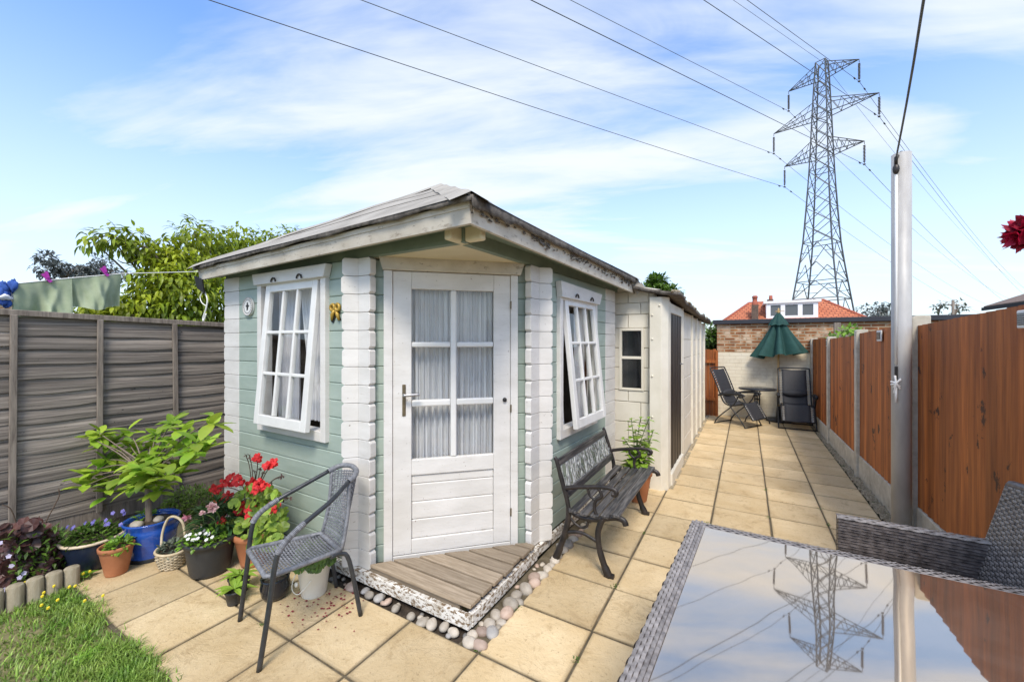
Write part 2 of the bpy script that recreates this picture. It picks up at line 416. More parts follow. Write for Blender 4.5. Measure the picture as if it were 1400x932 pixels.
def brick_mat(name, c1, c2, mortar, bw=.225, bh=.075, ms=.012, rot=(R(90), 0, 0), pale=None):
    m, nt, out = new_mat(name)
    co = coords(nt, (1, 1, 1), rot)
    b = N(nt, 'TexBrick', Vector=co, Color1=rgb(c1), Color2=rgb(c2), Mortar=rgb(mortar), Scale=1.0, Mortar_Size=ms, Brick_Width=bw, Row_Height=bh, Bias=0.0)
    n = N(nt, 'TexNoise', Vector=coords(nt), Scale=9, Detail=6)
    col = mixc(nt, .8, b.outputs[0], ramp(nt, n.outputs[0], .3, .7, (.62, .58, .52), (1.25, 1.25, 1.2)), 'MULTIPLY')
    if pale:
        b2 = N(nt, 'TexBrick', Vector=co, Color1=(0, 0, 0, 1), Color2=(1, 1, 1, 1), Mortar=(0, 0, 0, 1), Scale=1.0, Mortar_Size=ms, Brick_Width=bw, Row_Height=bh, Bias=-.25)
        n9 = N(nt, 'TexNoise', Vector=coords(nt), Scale=7, Detail=3)
        f = N(nt, 'Math', dict(operation='MULTIPLY'), _0=b2.outputs[0], _1=ramp(nt, n9.outputs[0], .46, .58))
        col = mixc(nt, f.outputs[0], col, pale)
    p = N(nt, 'BsdfPrincipled', Base_Color=col, Roughness=.9)
    bm = N(nt, 'Bump', Strength=.6, Distance=.008, Height=b.outputs['Fac']); bm.invert = True
    nt.links.new(bm.outputs[0], p.inputs['Normal']); nt.links.new(p.outputs[0], out.inputs[0])
    return m
M['brick'] = brick_mat('stock_brick', (.24, .085, .032), (.40, .18, .07), (.42, .34, .24), .20, .062, ms=.010, pale=(.72, .62, .48))
M['rooftile'] = brick_mat('orange_tiles', (.50, .155, .075), (.58, .20, .10), (.24, .075, .045), .34, .20, .03, rot=(R(90), 0, 0))
M['chimney'] = brick_mat('sooty_brick', (.11, .07, .055), (.16, .10, .08), (.12, .1, .08))
M['redpot'] = pm('red_clay_pot', (.36, .10, .06), rough=.8)

def block_mat():   # small painted bricks under white masonry paint
    m, nt, out = new_mat('painted_brick')
    co = coords(nt, (1, 1, 1), (R(90), 0, 0))
    b = N(nt, 'TexBrick', Vector=co, Color1=(.78, .72, .58, 1), Color2=(.74, .68, .545, 1), Mortar=(.70, .635, .50, 1), Scale=1.0, Mortar_Size=.008, Brick_Width=.225, Row_Height=.075)
    n = N(nt, 'TexNoise', Vector=coords(nt), Scale=2.5, Detail=8, Roughness=.7)
    col = mixc(nt, ramp(nt, n.outputs[0], .5, .72, (0, 0, 0), (.65, .65, .65)), b.outputs[0], (.46, .38, .26))
    p = N(nt, 'BsdfPrincipled', Base_Color=col, Roughness=.85)
    bm = N(nt, 'Bump', Strength=.5, Distance=.006, Height=b.outputs['Fac']); bm.invert = True
    nt.links.new(bm.outputs[0], p.inputs['Normal']); nt.links.new(p.outputs[0], out.inputs[0])
    return m
M['paintbrick'] = block_mat()

def glass_mat(name, tint=(.97, .98, .98), refl=1.55):
    m, nt, out = new_mat(name)
    fr = N(nt, 'Fresnel', IOR=refl)
    tr = N(nt, 'BsdfTransparent', Color=rgb(tint)); gl = N(nt, 'BsdfGlossy', Color=(1, 1, 1, 1), Roughness=.01)
    ge = N(nt, 'NewGeometry'); inv = N(nt, 'Math', dict(operation='SUBTRACT'), _0=1.0, _1=ge.outputs['Backfacing'])
    fq = N(nt, 'Math', dict(operation='MULTIPLY'), _0=fr.outputs[0], _1=inv.outputs[0])
    mx = N(nt, 'MixShader', _0=fq.outputs[0], _1=tr.outputs[0], _2=gl.outputs[0])
    nt.links.new(mx.outputs[0], out.inputs[0]); return m
M['glass'] = glass_mat('window_glass')
def table_glass():
    m, nt, out = new_mat('smoked_table_glass')
    co = coords(nt)
    n = N(nt, 'TexNoise', Vector=co, Scale=3, Detail=8, Roughness=.7, Distortion=2)
    dust = ramp(nt, n.outputs[0], .42, .75, (.15, .118, .096), (.27, .215, .18))
    nb = N(nt, 'TexNoise', Vector=co, Scale=3.2, Detail=1)
    bp = N(nt, 'Bump', Strength=.18, Distance=.004, Height=nb.outputs[0])
    d = N(nt, 'BsdfDiffuse', Color=dust); g = N(nt, 'BsdfGlossy', Color=(1.0, .82, .63, 1), Roughness=.025, Normal=bp.outputs[0])
    lw = N(nt, 'Fresnel', IOR=1.55)
    f = N(nt, 'MapRange', Value=lw.outputs[0], From_Min=.04, From_Max=.5, To_Min=.66, To_Max=.93)
    mx = N(nt, 'MixShader', _0=f.outputs[0], _1=d.outputs[0], _2=g.outputs[0])
    nt.links.new(mx.outputs[0], out.inputs[0]); return m
M['tglass'] = table_glass()
# ================================================================ SETTING
m = MB(); m.add([(-4000, -4000, -.07), (4000, -4000, -.07), (4000, 4000, -.07), (-4000, 4000, -.07)], [(0, 1, 2, 3)])
tag(m.build('ground', M['ground'], local=True), kind='structure')
XJ = [-4.45, -3.98, -3.51, -3.05, -2.585, -2.11, -1.66, -1.19, -.735, -.27, .185, .616, 1.05]
YJ = [-1.8, -1.365, -.93, -.495, -.06, .375, .8125, 1.25, 1.69, 2.135, 2.57, 3.0, 3.435, 3.89, 4.335, 4.79, 5.2, 5.615, 6.05, 6.46, 6.89, 7.32, 7.75, 8.18, 8.61, 9.04, 9.47, 9.74]
m = MB(); base = MB()
for i in range(len(XJ)-1):
    for j in range(len(YJ)-1):
        x0, x1, y0, y1 = XJ[i], XJ[i+1], YJ[j], YJ[j+1]
        if y1 < .82 and x0 < -.8: continue
        if x0 < -1.2 and y0 > 1.6: continue
        if x0 < -.74 and y0 > 4.7: continue
        if x0 < -.74 and y1 > 4.4: y1 = 4.55
        g = .0055; z = rnd(-.0015, .0015)
        m.tone = rnd(.80, 1.08)
        a0, a1, b0, b1 = x0+g*rnd(.7, 1.3), x1-g*rnd(.7, 1.3), y0+g*rnd(.9, 1.3), y1-g*rnd(.9, 1.3)
        tn = m.tone; n0 = len(m.v); lv = []
        for ins, zz, tt in ((0, -.04, .35), (0, z-.006, .42), (.003, z-.0015, .72), (.008, z, .92), (.020, z, 1.0)):
            k = rnd(-.001, .001)
            lv.append([(a0+ins+k, b0+ins, zz), ((a0+a1)/2, b0+ins+rnd(-.002, .002)*(ins > 0), zz), (a1-ins, b0+ins, zz), (a1-ins+rnd(-.002, .002)*(ins > 0), (b0+b1)/2, zz), (a1-ins+k, b1-ins, zz), ((a0+a1)/2, b1-ins+rnd(-.002, .002)*(ins > 0), zz), (a0+ins, b1-ins, zz), (a0+ins+rnd(-.002, .002)*(ins > 0), (b0+b1)/2, zz)])
        vs = [p for l in lv for p in l]; fs = []
        for q in range(4):
            for w in range(8): fs.append((q*8+w, q*8+(w+1) % 8, q*8+8+(w+1) % 8, q*8+8+w))
        fs.append(tuple(range(32, 40))); m.add(vs, fs, False)
        for q, tt in enumerate((.35, .5, .72, .92, 1.0)):
            for w in range(8): m.vt[n0+q*8+w] = tn*(1 if q == 4 else min(1, tt*rnd(.8, 1.15)))
base.box(-4.45, 1.05, .80, 1.692, -.06, -.009); base.box(-1.32, 1.05, 1.692, 9.74, -.06, -.0095); base.box(-.74, 1.05, -1.8, .80, -.06, -.009)
tag(m.build('patio_paving', M['slab']), kind='structure')
tag(base.build('paving_joints', M['mortar']), kind='structure')
m = MB()
m.surf(lambda u, v: V((1.05+u*.13, -1.8+v*11.5, .002+.014*math.sin(v*290+u*9)*math.sin(v*137+u*14)+.008*math.sin(v*611+u*31))), 8, 700)
tag(m.build('gravel_strip', M['gravel']), kind='structure')
m = MB(); m.surf(lambda u, v: V((-.735+u*.055, 4.60+v*5.1, .003+.004*math.sin(v*70))), 2, 90)
tag(m.build('path_edge', M['gravel']), kind='structure')
m = MB(); m.surf(lambda u, v: V((-4.9+u*4.15, -2.5+v*3.3, -.022+.008*math.sin(u*23)*math.sin(v*17))), 50, 40)
tag(m.build('lawn_ground', M['lawn']), kind='structure')
# soil: the bed inside the log edging and the strip under the grey fence
m = MB()
m.surf(lambda u, v: V((-4.88+u*1.0, .0+v*.82, .045+.03*math.sin(u*11+v*3)*math.sin(v*13)-.03*u)), 24, 20)
m.surf(lambda u, v: V((-4.88+u*.44, .82+v*4.0, .02+.015*math.sin(u*9+v*20))), 8, 50)
tag(m.build('soil_bed', M['soil']), kind='structure')
m = MB(); m.surf(lambda u, v: V((-4.44+u*3.26, 1.69+v*.14, -.03)), 20, 2); m.surf(lambda u, v: V((-1.33+u*.14, 1.69+v*2.9, -.03)), 2, 20)
tag(m.build('soil_trench', M['soil']), kind='structure')
# grass
m = MB(); 
for k in range(15000):
    x = rnd(-4.0, -1.7) if k % 5 else rnd(-2.9, -2.2); y = .845-abs(random.gauss(0, .22)) if k % 3 else rnd(.15, .84)
    if x < -3.80 and y < .80 : continue
    edge = .812+.035*math.sin(x*9)+.02*math.sin(x*31)
    if y > edge: 
        if rnd(0, 1) < .75: continue
    h = rnd(.02, .055)*(1.25 if y > .7 else 1); a = rnd(0, 6.28); l = rnd(.2, 1.1)
    patch = math.sin(x*7+1)*math.sin(y*11+2)
    if patch > .45 and rnd(0, 1) < .55: continue
    m.tone = rnd(.65, 1.2)
    if rnd(0, 1) < .12: m.tone = 1.6
    d = V((math.cos(a)*l, math.sin(a)*l, 1)).normalized(); w = rnd(.0018, .0036)
    s_ = V((-math.sin(a), math.cos(a), 0))*w
    p = V((x, y, -.022)); q = p+d*h*.6; t = p+d*h+V((math.cos(a), math.sin(a), -.35))*h*.35*l
    m.add([p-s_, p+s_, q+s_*.8, q-s_*.8, t], [(0, 1, 2, 3), (3, 2, 4)], False)
tag(m.build('grass', M['grass']), 'short patchy lawn grass growing up to the edge of the paving', 'grass', kind='stuff')
# moss and tiny weeds along the joints
m = MB()
for (x, y) in [(-2.2, .80), (-2.0, .835), (-.735, 3.44), (-.735, 2.6), (-1.185, 2.1), (-.30, 3.9), (.17, 4.3), (.6, 4.8), (-1.2, 1.72), (-2.36, 1.25), (-.74, 1.9), (.185, 5.1), (.62, 4.4)]:
    for k in range(26):
        m.tone = rnd(.7, 1.2); m.leaf((x+rnd(-.012, .012)+rnd(-.03, .03)*(k % 3 == 0), y+rnd(-.03, .03), -.004), rdir(.1), rnd(.008, .02), .007, segs=1)
tag(m.build('joint_weeds', M['leaf_mid']), 'tiny green weeds sprouting in the joints of the paving', 'weeds', kind='stuff')
m = MB()
for k in range(90):
    x = random.gauss(-2.2, .16); y = random.gauss(1.52, .12)
    if y > 1.68: y = 1.6
    m.tone = rnd(.5, 1.1); a = rnd(0, 6.28); r = rnd(.004, .011)
    m.add([(x+r*math.cos(a+b), y+r*.8*math.sin(a+b), .006+rnd(0, .003)) for b in (0, 1.4, 2.9, 4.4)], [(0, 1, 2, 3)])
tag(m.build('fallen_petals', M['petal_fall']), 'dried dark red petals scattered on the paving under the wicker chair', 'petals', kind='stuff')

# ================================================================ world, sun, camera
w = bpy.data.worlds.new('World'); sc.world = w; w.use_nodes = True
nt = w.node_tree; nt.nodes.clear()
SUN_EL, SUN_AZ = R(52), R(150)          # azimuth from +Y towards +X
sky = N(nt, 'TexSky', dict(sky_type='NISHITA', sun_disc=False, sun_elevation=SUN_EL, sun_rotation=SUN_AZ, altitude=50, air_density=1.0, dust_density=1.0, ozone_density=2.0))
tc = N(nt, 'TexCoord')
sep = N(nt, 'SeparateXYZ', Vector=tc.outputs['Generated'])
zc = N(nt, 'Math', dict(operation='MAXIMUM'), _0=sep.outputs[2], _1=0.0)
za = N(nt, 'Math', dict(operation='ADD'), _0=zc.outputs[0], _1=.16)
dx = N(nt, 'Math', dict(operation='DIVIDE'), _0=sep.outputs[0], _1=za.outputs[0])
dy = N(nt, 'Math', dict(operation='DIVIDE'), _0=sep.outputs[1], _1=za.outputs[0])
cv = N(nt, 'CombineXYZ', X=dx.outputs[0], Y=dy.outputs[0], Z=0.0)
mr = N(nt, 'Mapping', Vector=cv.outputs[0], Rotation=(0, 0, -YAW+R(8)))
mp = N(nt, 'Mapping', Vector=mr.outputs[0], Scale=(.42, 1.35, 1), Location=(1.3, .2, 0))
c1 = N(nt, 'TexNoise', Vector=mp.outputs[0], Scale=1.25, Detail=7, Roughness=.52, Distortion=.5)
c2 = N(nt, 'TexNoise', Vector=mp.outputs[0], Scale=3.2, Detail=6, Roughness=.6, Distortion=.8)
cm = N(nt, 'Math', dict(operation='MULTIPLY_ADD'), _0=c2.outputs[0], _1=.28, _2=c1.outputs[0])
cl = N(nt, 'MapRange', dict(interpolation_type='SMOOTHSTEP'), Value=cm.outputs[0], From_Min=.48, From_Max=.83, To_Min=.03, To_Max=.95)
hz = N(nt, 'MapRange', dict(interpolation_type='SMOOTHSTEP'), Value=sep.outputs[2], From_Min=0.0, From_Max=.62, To_Min=.72, To_Max=0.0)
fm = N(nt, 'Math', dict(operation='MAXIMUM'), _0=cl.outputs[0], _1=hz.outputs[0])
SKY_S = .098
skys = mixc(nt, 1.0, sky.outputs[0], (1.25, 1.58, 1.95), 'MULTIPLY')
CLOUD = (5.35, 5.65, 5.85)
colr = mixc(nt, fm.outputs[0], skys, CLOUD)
bg = N(nt, 'Background', Color=colr, Strength=SKY_S)
wo = N(nt, 'OutputWorld'); nt.links.new(bg.outputs[0], wo.inputs[0])
L = bpy.data.lights.new('sun', 'SUN'); L.energy = 1.9; L.angle = R(17); L.color = (1, .91, .78)
lo = bpy.data.objects.new('sun', L); COL.objects.link(lo)
sd = V((math.sin(SUN_AZ)*math.cos(SUN_EL), math.cos(SUN_AZ)*math.cos(SUN_EL), math.sin(SUN_EL)))
lo.rotation_euler = (-sd).to_track_quat('-Z', 'Y').to_euler(); lo.location = (5, -8, 20)
cam = bpy.data.cameras.new('camera'); co_ = bpy.data.objects.new('camera', cam); COL.objects.link(co_)
cam.sensor_width = 36; cam.lens = 36*FPX/1400; cam.clip_start = .05; cam.clip_end = 9000
co_.location = (0, 0, EYE); co_.rotation_euler = (R(90), 0, YAW); sc.camera = co_
sc.view_settings.view_transform = 'Standard'; sc.view_settings.look = 'None'; sc.view_settings.gamma = 1
sc.view_settings.exposure = .92; sc.view_settings.use_curve_mapping = False
# ================================================================ SUMMERHOUSE
PC = .1215; ZB = .09; NC = 17; ZT = ZB+NC*PC
sh = thing('summerhouse', 'sage green and white log summerhouse with white door across its corner', 'summerhouse', (-2.6, 3.1, 0))
s2 = math.sqrt(.5)
FL = Fr((-2.248, 1.80, 0), (-1, 0, 0), (0, -1, 0))                    # left wall: x runs left, y outwards
FD = Fr((-2.248, 1.80, 0), (s2, s2, 0), (s2, -s2, 0))                  # door wall
kr = V((.0437, 1, 0)).normalized()
FRR = Fr((-1.3445, 2.7035, 0), kr, (kr.y, -kr.x, 0))                   # right wall
def logwall(mb, fr, a, b, ops=(), th=.045, n=NC, zb=ZB):
    for k in range(n):
        z0 = zb+k*PC; z1 = z0+PC
        segs = [(a, b, z0, z1)]
        for (sa, sb, za, zb_) in ops:
            new = []
            for (p, q, l, h) in segs:
                if h <= za or l >= zb_ or q <= sa or p >= sb: new.append((p, q, l, h)); continue
                if p < sa: new.append((p, sa, l, h))
                if q > sb: new.append((sb, q, l, h))
                if l < za: new.append((max(p, sa), min(q, sb), l, za))
                if h > zb_: new.append((max(p, sa), min(q, sb), zb_, h))
            segs = new
        mb.tone = rnd(.93, 1.06)
        for (p, q, l, h) in segs:
            c = .007
            prof = [(0, l+c), (0, h-c), (-c, h-.0008), (-th, h-.0008), (-th, l+.0008), (-c, l+.0008)]
            vs = [fr.P(p, y, z) for y, z in prof]+[fr.P(q, y, z) for y, z in prof]
            mb.add(vs, [tuple(range(6)), tuple(range(11, 5, -1))]+[(i, i+6, (i+1) % 6+6, (i+1) % 6) for i in range(6)], False)
def logends(mb, fr, a, b, sgn, n=NC, zb=ZB, th=.046, skip=()):
    # white painted log ends; the tip is at b, with its corners cut
    for k in range(n):
        z0 = zb+k*PC+.0014; z1 = zb+(k+1)*PC-.0014; c = .014; t = rnd(-.004, .004)
        mb.tone = rnd(.95, 1.04)
        poly = [(a, z0), (b-sgn*c+t, z0), (b+t, z0+c), (b+t, z1-c), (b-sgn*c+t, z1), (a, z1)]
        mb.prism(fr, poly, .003, -th)
gw = MB(); logwall(gw, FL, 0.0, 1.545, [(.36, 1.15, .92, 2.05)])
gw.build('left_wall', M['sage'], sh)
gw = MB(); logwall(gw, FRR, 0.0, 1.441, [(.35, 1.07, .84, 1.95)])
gw.build('right_wall', M['sage'], sh)
gw = MB(); logwall(gw, FD, 0.0, 1.278, [(.19, 1.07, .10, 2.08)])
gw.build('door_wall', M['sage'], sh)
we = MB(); logends(we, FL, 1.5452, 1.80, 1); we.build('log_end', M['white'], sh, bevel=.0022)
we = MB(); logends(we, FL, 0.0, -.115, -1); we.build('log_end', M['white'], sh, bevel=.0022)
we = MB(); logends(we, FD, 0.0, -.105, -1); we.build('log_end', M['white'], sh, bevel=.0022)
we = MB(); logends(we, FD, 1.278, 1.383, 1); we.build('log_end', M['white'], sh, bevel=.0022)
we = MB(); logends(we, FRR, 0.0, -.13, -1); we.build('log_end', M['white'], sh, bevel=.0022)
we = MB(); logends(we, FRR, 1.4412, 1.755, 1); we.build('log_end', M['white'], sh, bevel=.004, seg=2)
# back walls and floor, seen only through the panes
b = MB(); b.box(-4.0, -3.955, 1.86, 4.5, .09, 2.2); b.build('side_wall', M['inner_wood'], sh)
b = MB(); b.box(-3.95, -1.33, 4.5, 4.545, .09, 2.2); b.build('back_wall', M['inner_wood'], sh)
b = MB()
b.add([(-3.95, 1.85, .11), (-2.2, 1.85, .11), (-1.4, 2.65, .11), (-1.33, 4.5, .11), (-3.95, 4.5, .11)], [(0, 1, 2, 3, 4)])
b.build('shed_floor', M['inner_wood'], sh)
# top beams over the porch, crossing at the corner, ends white
zt0, zt1 = ZT+.002, ZT+.125
b = MB(); b.box(-4.04, -1.365, 1.806, 1.851, zt0, zt1); b.build('eaves_beam', M['olive'], sh)
b = MB(); b.fbox(FRR, -.83, 1.86, -.051, -.006, zt0, zt1); b.build('eaves_beam', M['olive'], sh)
xb = FRR.P(-.87, 0, 0)
b = MB(); b.box(-1.3648, -1.25, 1.803, 1.854, zt0-.001, zt1); b.fbox(FRR, -.99, -.831, -.054, -.003, zt0-.001, zt1)
b.build('beam_end', M['cream'], sh, bevel=.012, seg=2)
b = MB(); b.add([(-2.25, 1.852, zt0+.004), (-1.385, 1.852, zt0+.004), (-1.387, 2.70, zt0+.004)], [(0, 1, 2)]); b.build('porch_ceiling', M['cream'], sh)
# roof
C0 = V((-1.2, 1.636, 2.300)); L0 = V((-4.122, 1.636, 2.222)); R0 = V((-1.072, 4.557, 2.262)); B0 = V((-4.12, 4.60, 2.23)); AP = V((-2.655, 3.12, 3.150))
rf = MB(); rf.tone = 1
def slope(mb, A, B, P, k, lift0):
    # three overlapping felt courses on one triangular slope, with a little sag
    n = (B-A).cross(P-A).normalized()
    if n.z < 0: n = -n
    for c in range(k):
        t0 = c/k-(.012 if c else .0); t1 = (c+1)/k
        mb.tone = rnd(.93, 1.05)
        def f(u, v, t0=t0, t1=t1, c=c):
            t = t0+(t1-t0)*v; a = A.lerp(P, t); b_ = B.lerp(P, t)
            p = a.lerp(b_, u)
            return p+n*(lift0+.003*(1-v)+.005*math.sin(u*7+t*9))
        mb.surf(f, 26, 5)
ov = .03
def out(p): return V((p.x+(ov if p.x > -2.6 else -ov), p.y+(ov if p.y > 3 else -ov), p.z+.006))
Lo, Co, Ro, Bo = out(L0), out(C0), out(R0), out(B0)
slope(rf, Lo, Co, AP, 3, .016); slope(rf, Ro, Co, AP, 3, .016); slope(rf, Lo, Bo, AP, 2, .016); slope(rf, Bo, Ro, AP, 2, .016)
def cap(a, b_):
    d = (b_-a).normalized(); x = d.cross(V((0, 0, 1))).normalized()
    def f(u, v): 
        p = a.lerp(b_, v); w_ = (u-.5)*.22
        return p+x*w_+V((0, 0, .035-abs(w_)*.50+.004*math.sin(v*21)))
    rf.tone = 1.04; rf.surf(f, 4, 20)
for q in (Lo, Co, Ro, Bo): cap(q, AP)
roof = rf.build('roof', M['felt'], sh)
# thick dark under-edge of the felt along the two front eaves, ragged on the right
e = MB()
def edge(a, b_, rag):
    def f(u, v):
        p = a.lerp(b_, u); k = .006*math.sin(u*33)+.016*rag*max(0, .4+math.sin(u*23)+.8*math.sin(u*61+1)+.7*math.sin(u*131))*(.5+.5*math.sin(u*7+1))
        return p+V((0, 0, .030-v*((.045+.4*k) if rag > 1 else (.024+k))))
    e.surf(f, 90, 2)
edge(Lo+V((0, -.002, -.012)), Co+V((0, -.002, -.012)), .3); edge(Co+V((.002, 0, -.012)), Ro+V((.002, 0, -.012)), 1.6)
e.build('felt_edge', M['felt_edge'], roof, solid=.006)
def fasc(nm, a, b_, za0, za1, zb0, zb1, tilt):
    # board between a and b: top and bottom heights differ at the ends
    d = (b_-a); d.z = 0; d.normalize(); n = V((d.y, -d.x, 0))
    if n.dot(V((.7, -.7, 0))) < 0: n = -n
    mb = MB(); th = .022; NS = 12
    # two boards, one above the other lapped (a thin strip on top)
    for (f0, f1, off) in ((0, .70, 0), (.70, 1.0, .008)):
        vs = []
        for i in range(NS+1):
            u = i/NS; p = a.lerp(b_, u); zt = za1+(zb1-za1)*u; zb = za0+(zb0-za0)*u
            h0 = zb+(zt-zb)*f0; h1 = zb+(zt-zb)*f1
            for (o, z) in ((off, h0), (off+tilt*(f1-f0), h1), (off-th, h1), (off-th, h0)):
                vs.append(V((p.x, p.y, z))+n*o)
        fs = [(0, 1, 2, 3), tuple(4*NS+i for i in (3, 2, 1, 0))]
        for i in range(NS):
            for k in range(4): fs.append((4*i+k, 4*i+4+k, 4*i+4+(k+1) % 4, 4*i+(k+1) % 4))
        mb.tone = rnd(.95, 1.05); mb.add(vs, fs, False)
    return mb.build(nm, M['fascia'], sh, bevel=.002)
fasc('fascia_board', L0, C0, 2.130, 2.222, 2.192, 2.306, .006)
fasc('fascia_board', C0+V((.001, .024, 0)), R0, 2.192, 2.306, 2.128, 2.268, .006)
s = MB()
s.add([L0+V((0, .02, -.045)), C0+V((-.02, .02, -.060)), C0+V((-.02, .15, -.060)), V((-4.1, 1.80, 2.177))], [(0, 1, 2, 3)])
s.add([C0+V((-.02, .15, -.060)), R0+V((-.02, 0, -.060)), R0+V((-.25, 0, -.06)), V((-1.345, 2.7, 2.24)), V((-1.39, 1.80, 2.24))], [(0, 1, 2, 3, 4)])
s.build('soffit', M['olive'], sh, solid=.008)
b = MB(); b.add([(-3.95, 1.83, 2.235), (-1.4, 1.86, 2.235), (-1.3, 4.5, 2.235), (-3.95, 4.5, 2.235)], [(0, 1, 2, 3)]); b.build('ceiling', M['inner_wood'], sh)
e = MB()
for k in range(260):
    u = rnd(0, 1)**.8; p = (Co+V((.010, 0, 0))).lerp(Ro+V((.010, 0, 0)), u)
    if math.sin(u*31)+.6*math.sin(u*13+2) < .1 and k % 3: continue
    e.tone = rnd(.5, 1.2); s_ = rnd(.004, .012)
    e.blob(p+V((-.028, 0, -.034-abs(random.gauss(0, .020)))), .004, s_*rnd(1, 2.4), s_*rnd(.4, .9), 8, 5, .3)
tag(e.build('moss', M['felt_edge'], roof), kind='stuff')
# folded felt flaps at the two ends of the eaves, cord hanging from the left one
b = MB()
p = R0+V((.034, -.06, .018))
b.add([p, p+V((.025, .11, -.02)), p+V((.012, -.01, -.165)), p+V((-.062, -.015, -.095)), p+V((.075, .01, -.085))], [(0, 2, 3), (0, 4, 2), (1, 2, 4)])
b.build('felt_flap', M['felt'], roof, solid=.004)
b = MB(); p = L0+V((.0, .0, -.085))
b.add([p+V((-.035, -.02, .03)), p+V((.085, -.01, -.01)), p+V((.075, .01, -.125)), p+V((-.025, .0, -.075))], [(0, 1, 2, 3)])
b.build('felt_flap', M['black'], roof, solid=.012)
b = MB(); b.tube(arc([p+V((.03, .02, -.09)), p+V((.075, .03, -.17)), p+V((.055, .03, -.25)), p+V((.0, .03, -.33)), p+V((.01, .03, -.36)), p+V((.05, .03, -.30))]), .006, 6)
b.tube(arc([p+V((.03, .02, -.10)), p+V((-.03, .02, -.15)), p+V((0, .02, -.20)), p+V((.05, .03, -.23))]), .004, 5)
b.build('hanging_cord', M['rope'], sh)
# base beams
b = MB(); b.box(-4.05, -1.3105, 1.766, 1.80, .014, .092); b.build('base_beam', M['flake'], sh, bevel=.004)
b = MB(); b.box(-1.338, -1.3055, 1.8005, 2.60, .014, .092); b.fbox(FRR, -.10, 1.86, .0, .03, .015, .088); b.build('base_beam', M['flake'], sh, bevel=.004)
# door
dr = MB()
dr.fbox(FD, .164, .221, -.03, .060, .105, 2.075); dr.fbox(FD, 1.042, 1.096, -.03, .060, .105, 2.075); dr.fbox(FD, .2215, 1.0415, -.03, .058, 2.078, 2.12)
dr.fbox(FD, .2215, 1.0415, .0, .050, .105, .146)
frame = dr.build('door_frame', M['white'], sh, bevel=.003)
dr = MB(); dr.prism(FD, [(.158, 2.076), (1.112, 2.076), (1.142, 2.168), (.132, 2.168)], .002, .082); dr.build('door_header', M['fascia'], sh, bevel=.003)
lf = MB()
lf.fbox(FD, .223, .345, .01, .050, .150, 2.073); lf.fbox(FD, .918, 1.040, .01, .050, .150, 2.073)
lf.fbox(FD, .3452, .9178, .01, .0495, 1.955, 2.073); lf.fbox(FD, .3452, .9178, .01, .0495, .683, .789); lf.fbox(FD, .3452, .9178, .01, .0495, .150, .247)
door = lf.build('door', M['white'], sh, bevel=.004, seg=2)
pn = MB()
for z0, z1 in ((.249, .376), (.378, .496), (.498, .620), (.622, .681)):
    pn.tone = rnd(.97, 1.03); pn.fbox(FD, .3455, .9175, .014, .038, z0, z1)
pn.build('door_panel', M['white'], door, bevel=.006)
gb = MB()
gb.fbox(FD, .611, .652, .012, .048, .790, 1.954)
for z0, z1 in ((1.557, 1.593), (1.149, 1.194)):
    gb.fbox(FD, .3456, .6108, .012, .047, z0, z1); gb.fbox(FD, .6522, .9174, .012, .047, z0, z1)
gb.build('glazing_bar', M['white_clean'], door, bevel=.009, seg=2)
for (x0, x1) in ((.346, .611), (.652, .917)):
    for (z0, z1) in ((.79, 1.149), (1.194, 1.557), (1.593, 1.954)):
        q = MB(); q.fbox(FD, x0+.0005, x1-.0005, .020, .024, z0+.0005, z1-.0005); q.build('pane', M['glass'], door)
h = MB(); h.fbox(FD, .284, .307, .0505, .056, 1.09, 1.305); h.build('handle_plate', M['brass'], door, bevel=.003)
h = MB(); h.tube([FD.P(.295, .056, 1.236), FD.P(.295, .10, 1.236)], .009, 10); h.tube(arc([FD.P(.295, .10, 1.236), FD.P(.33, .104, 1.238), FD.P(.395, .10, 1.240)]), [.010]*11, 10); h.build('handle', M['chrome'], door)
h = MB(); h.blob(FD.P(.997, .056, 1.176), .016, .016, .016); h.build('knob', M['black'], door)
for z in (1.859, 1.113, .365):
    h = MB(); h.fbox(FD, 1.036, 1.046, .0605, .066, z-.028, z+.028); h.build('hinge', M['brass'], door)
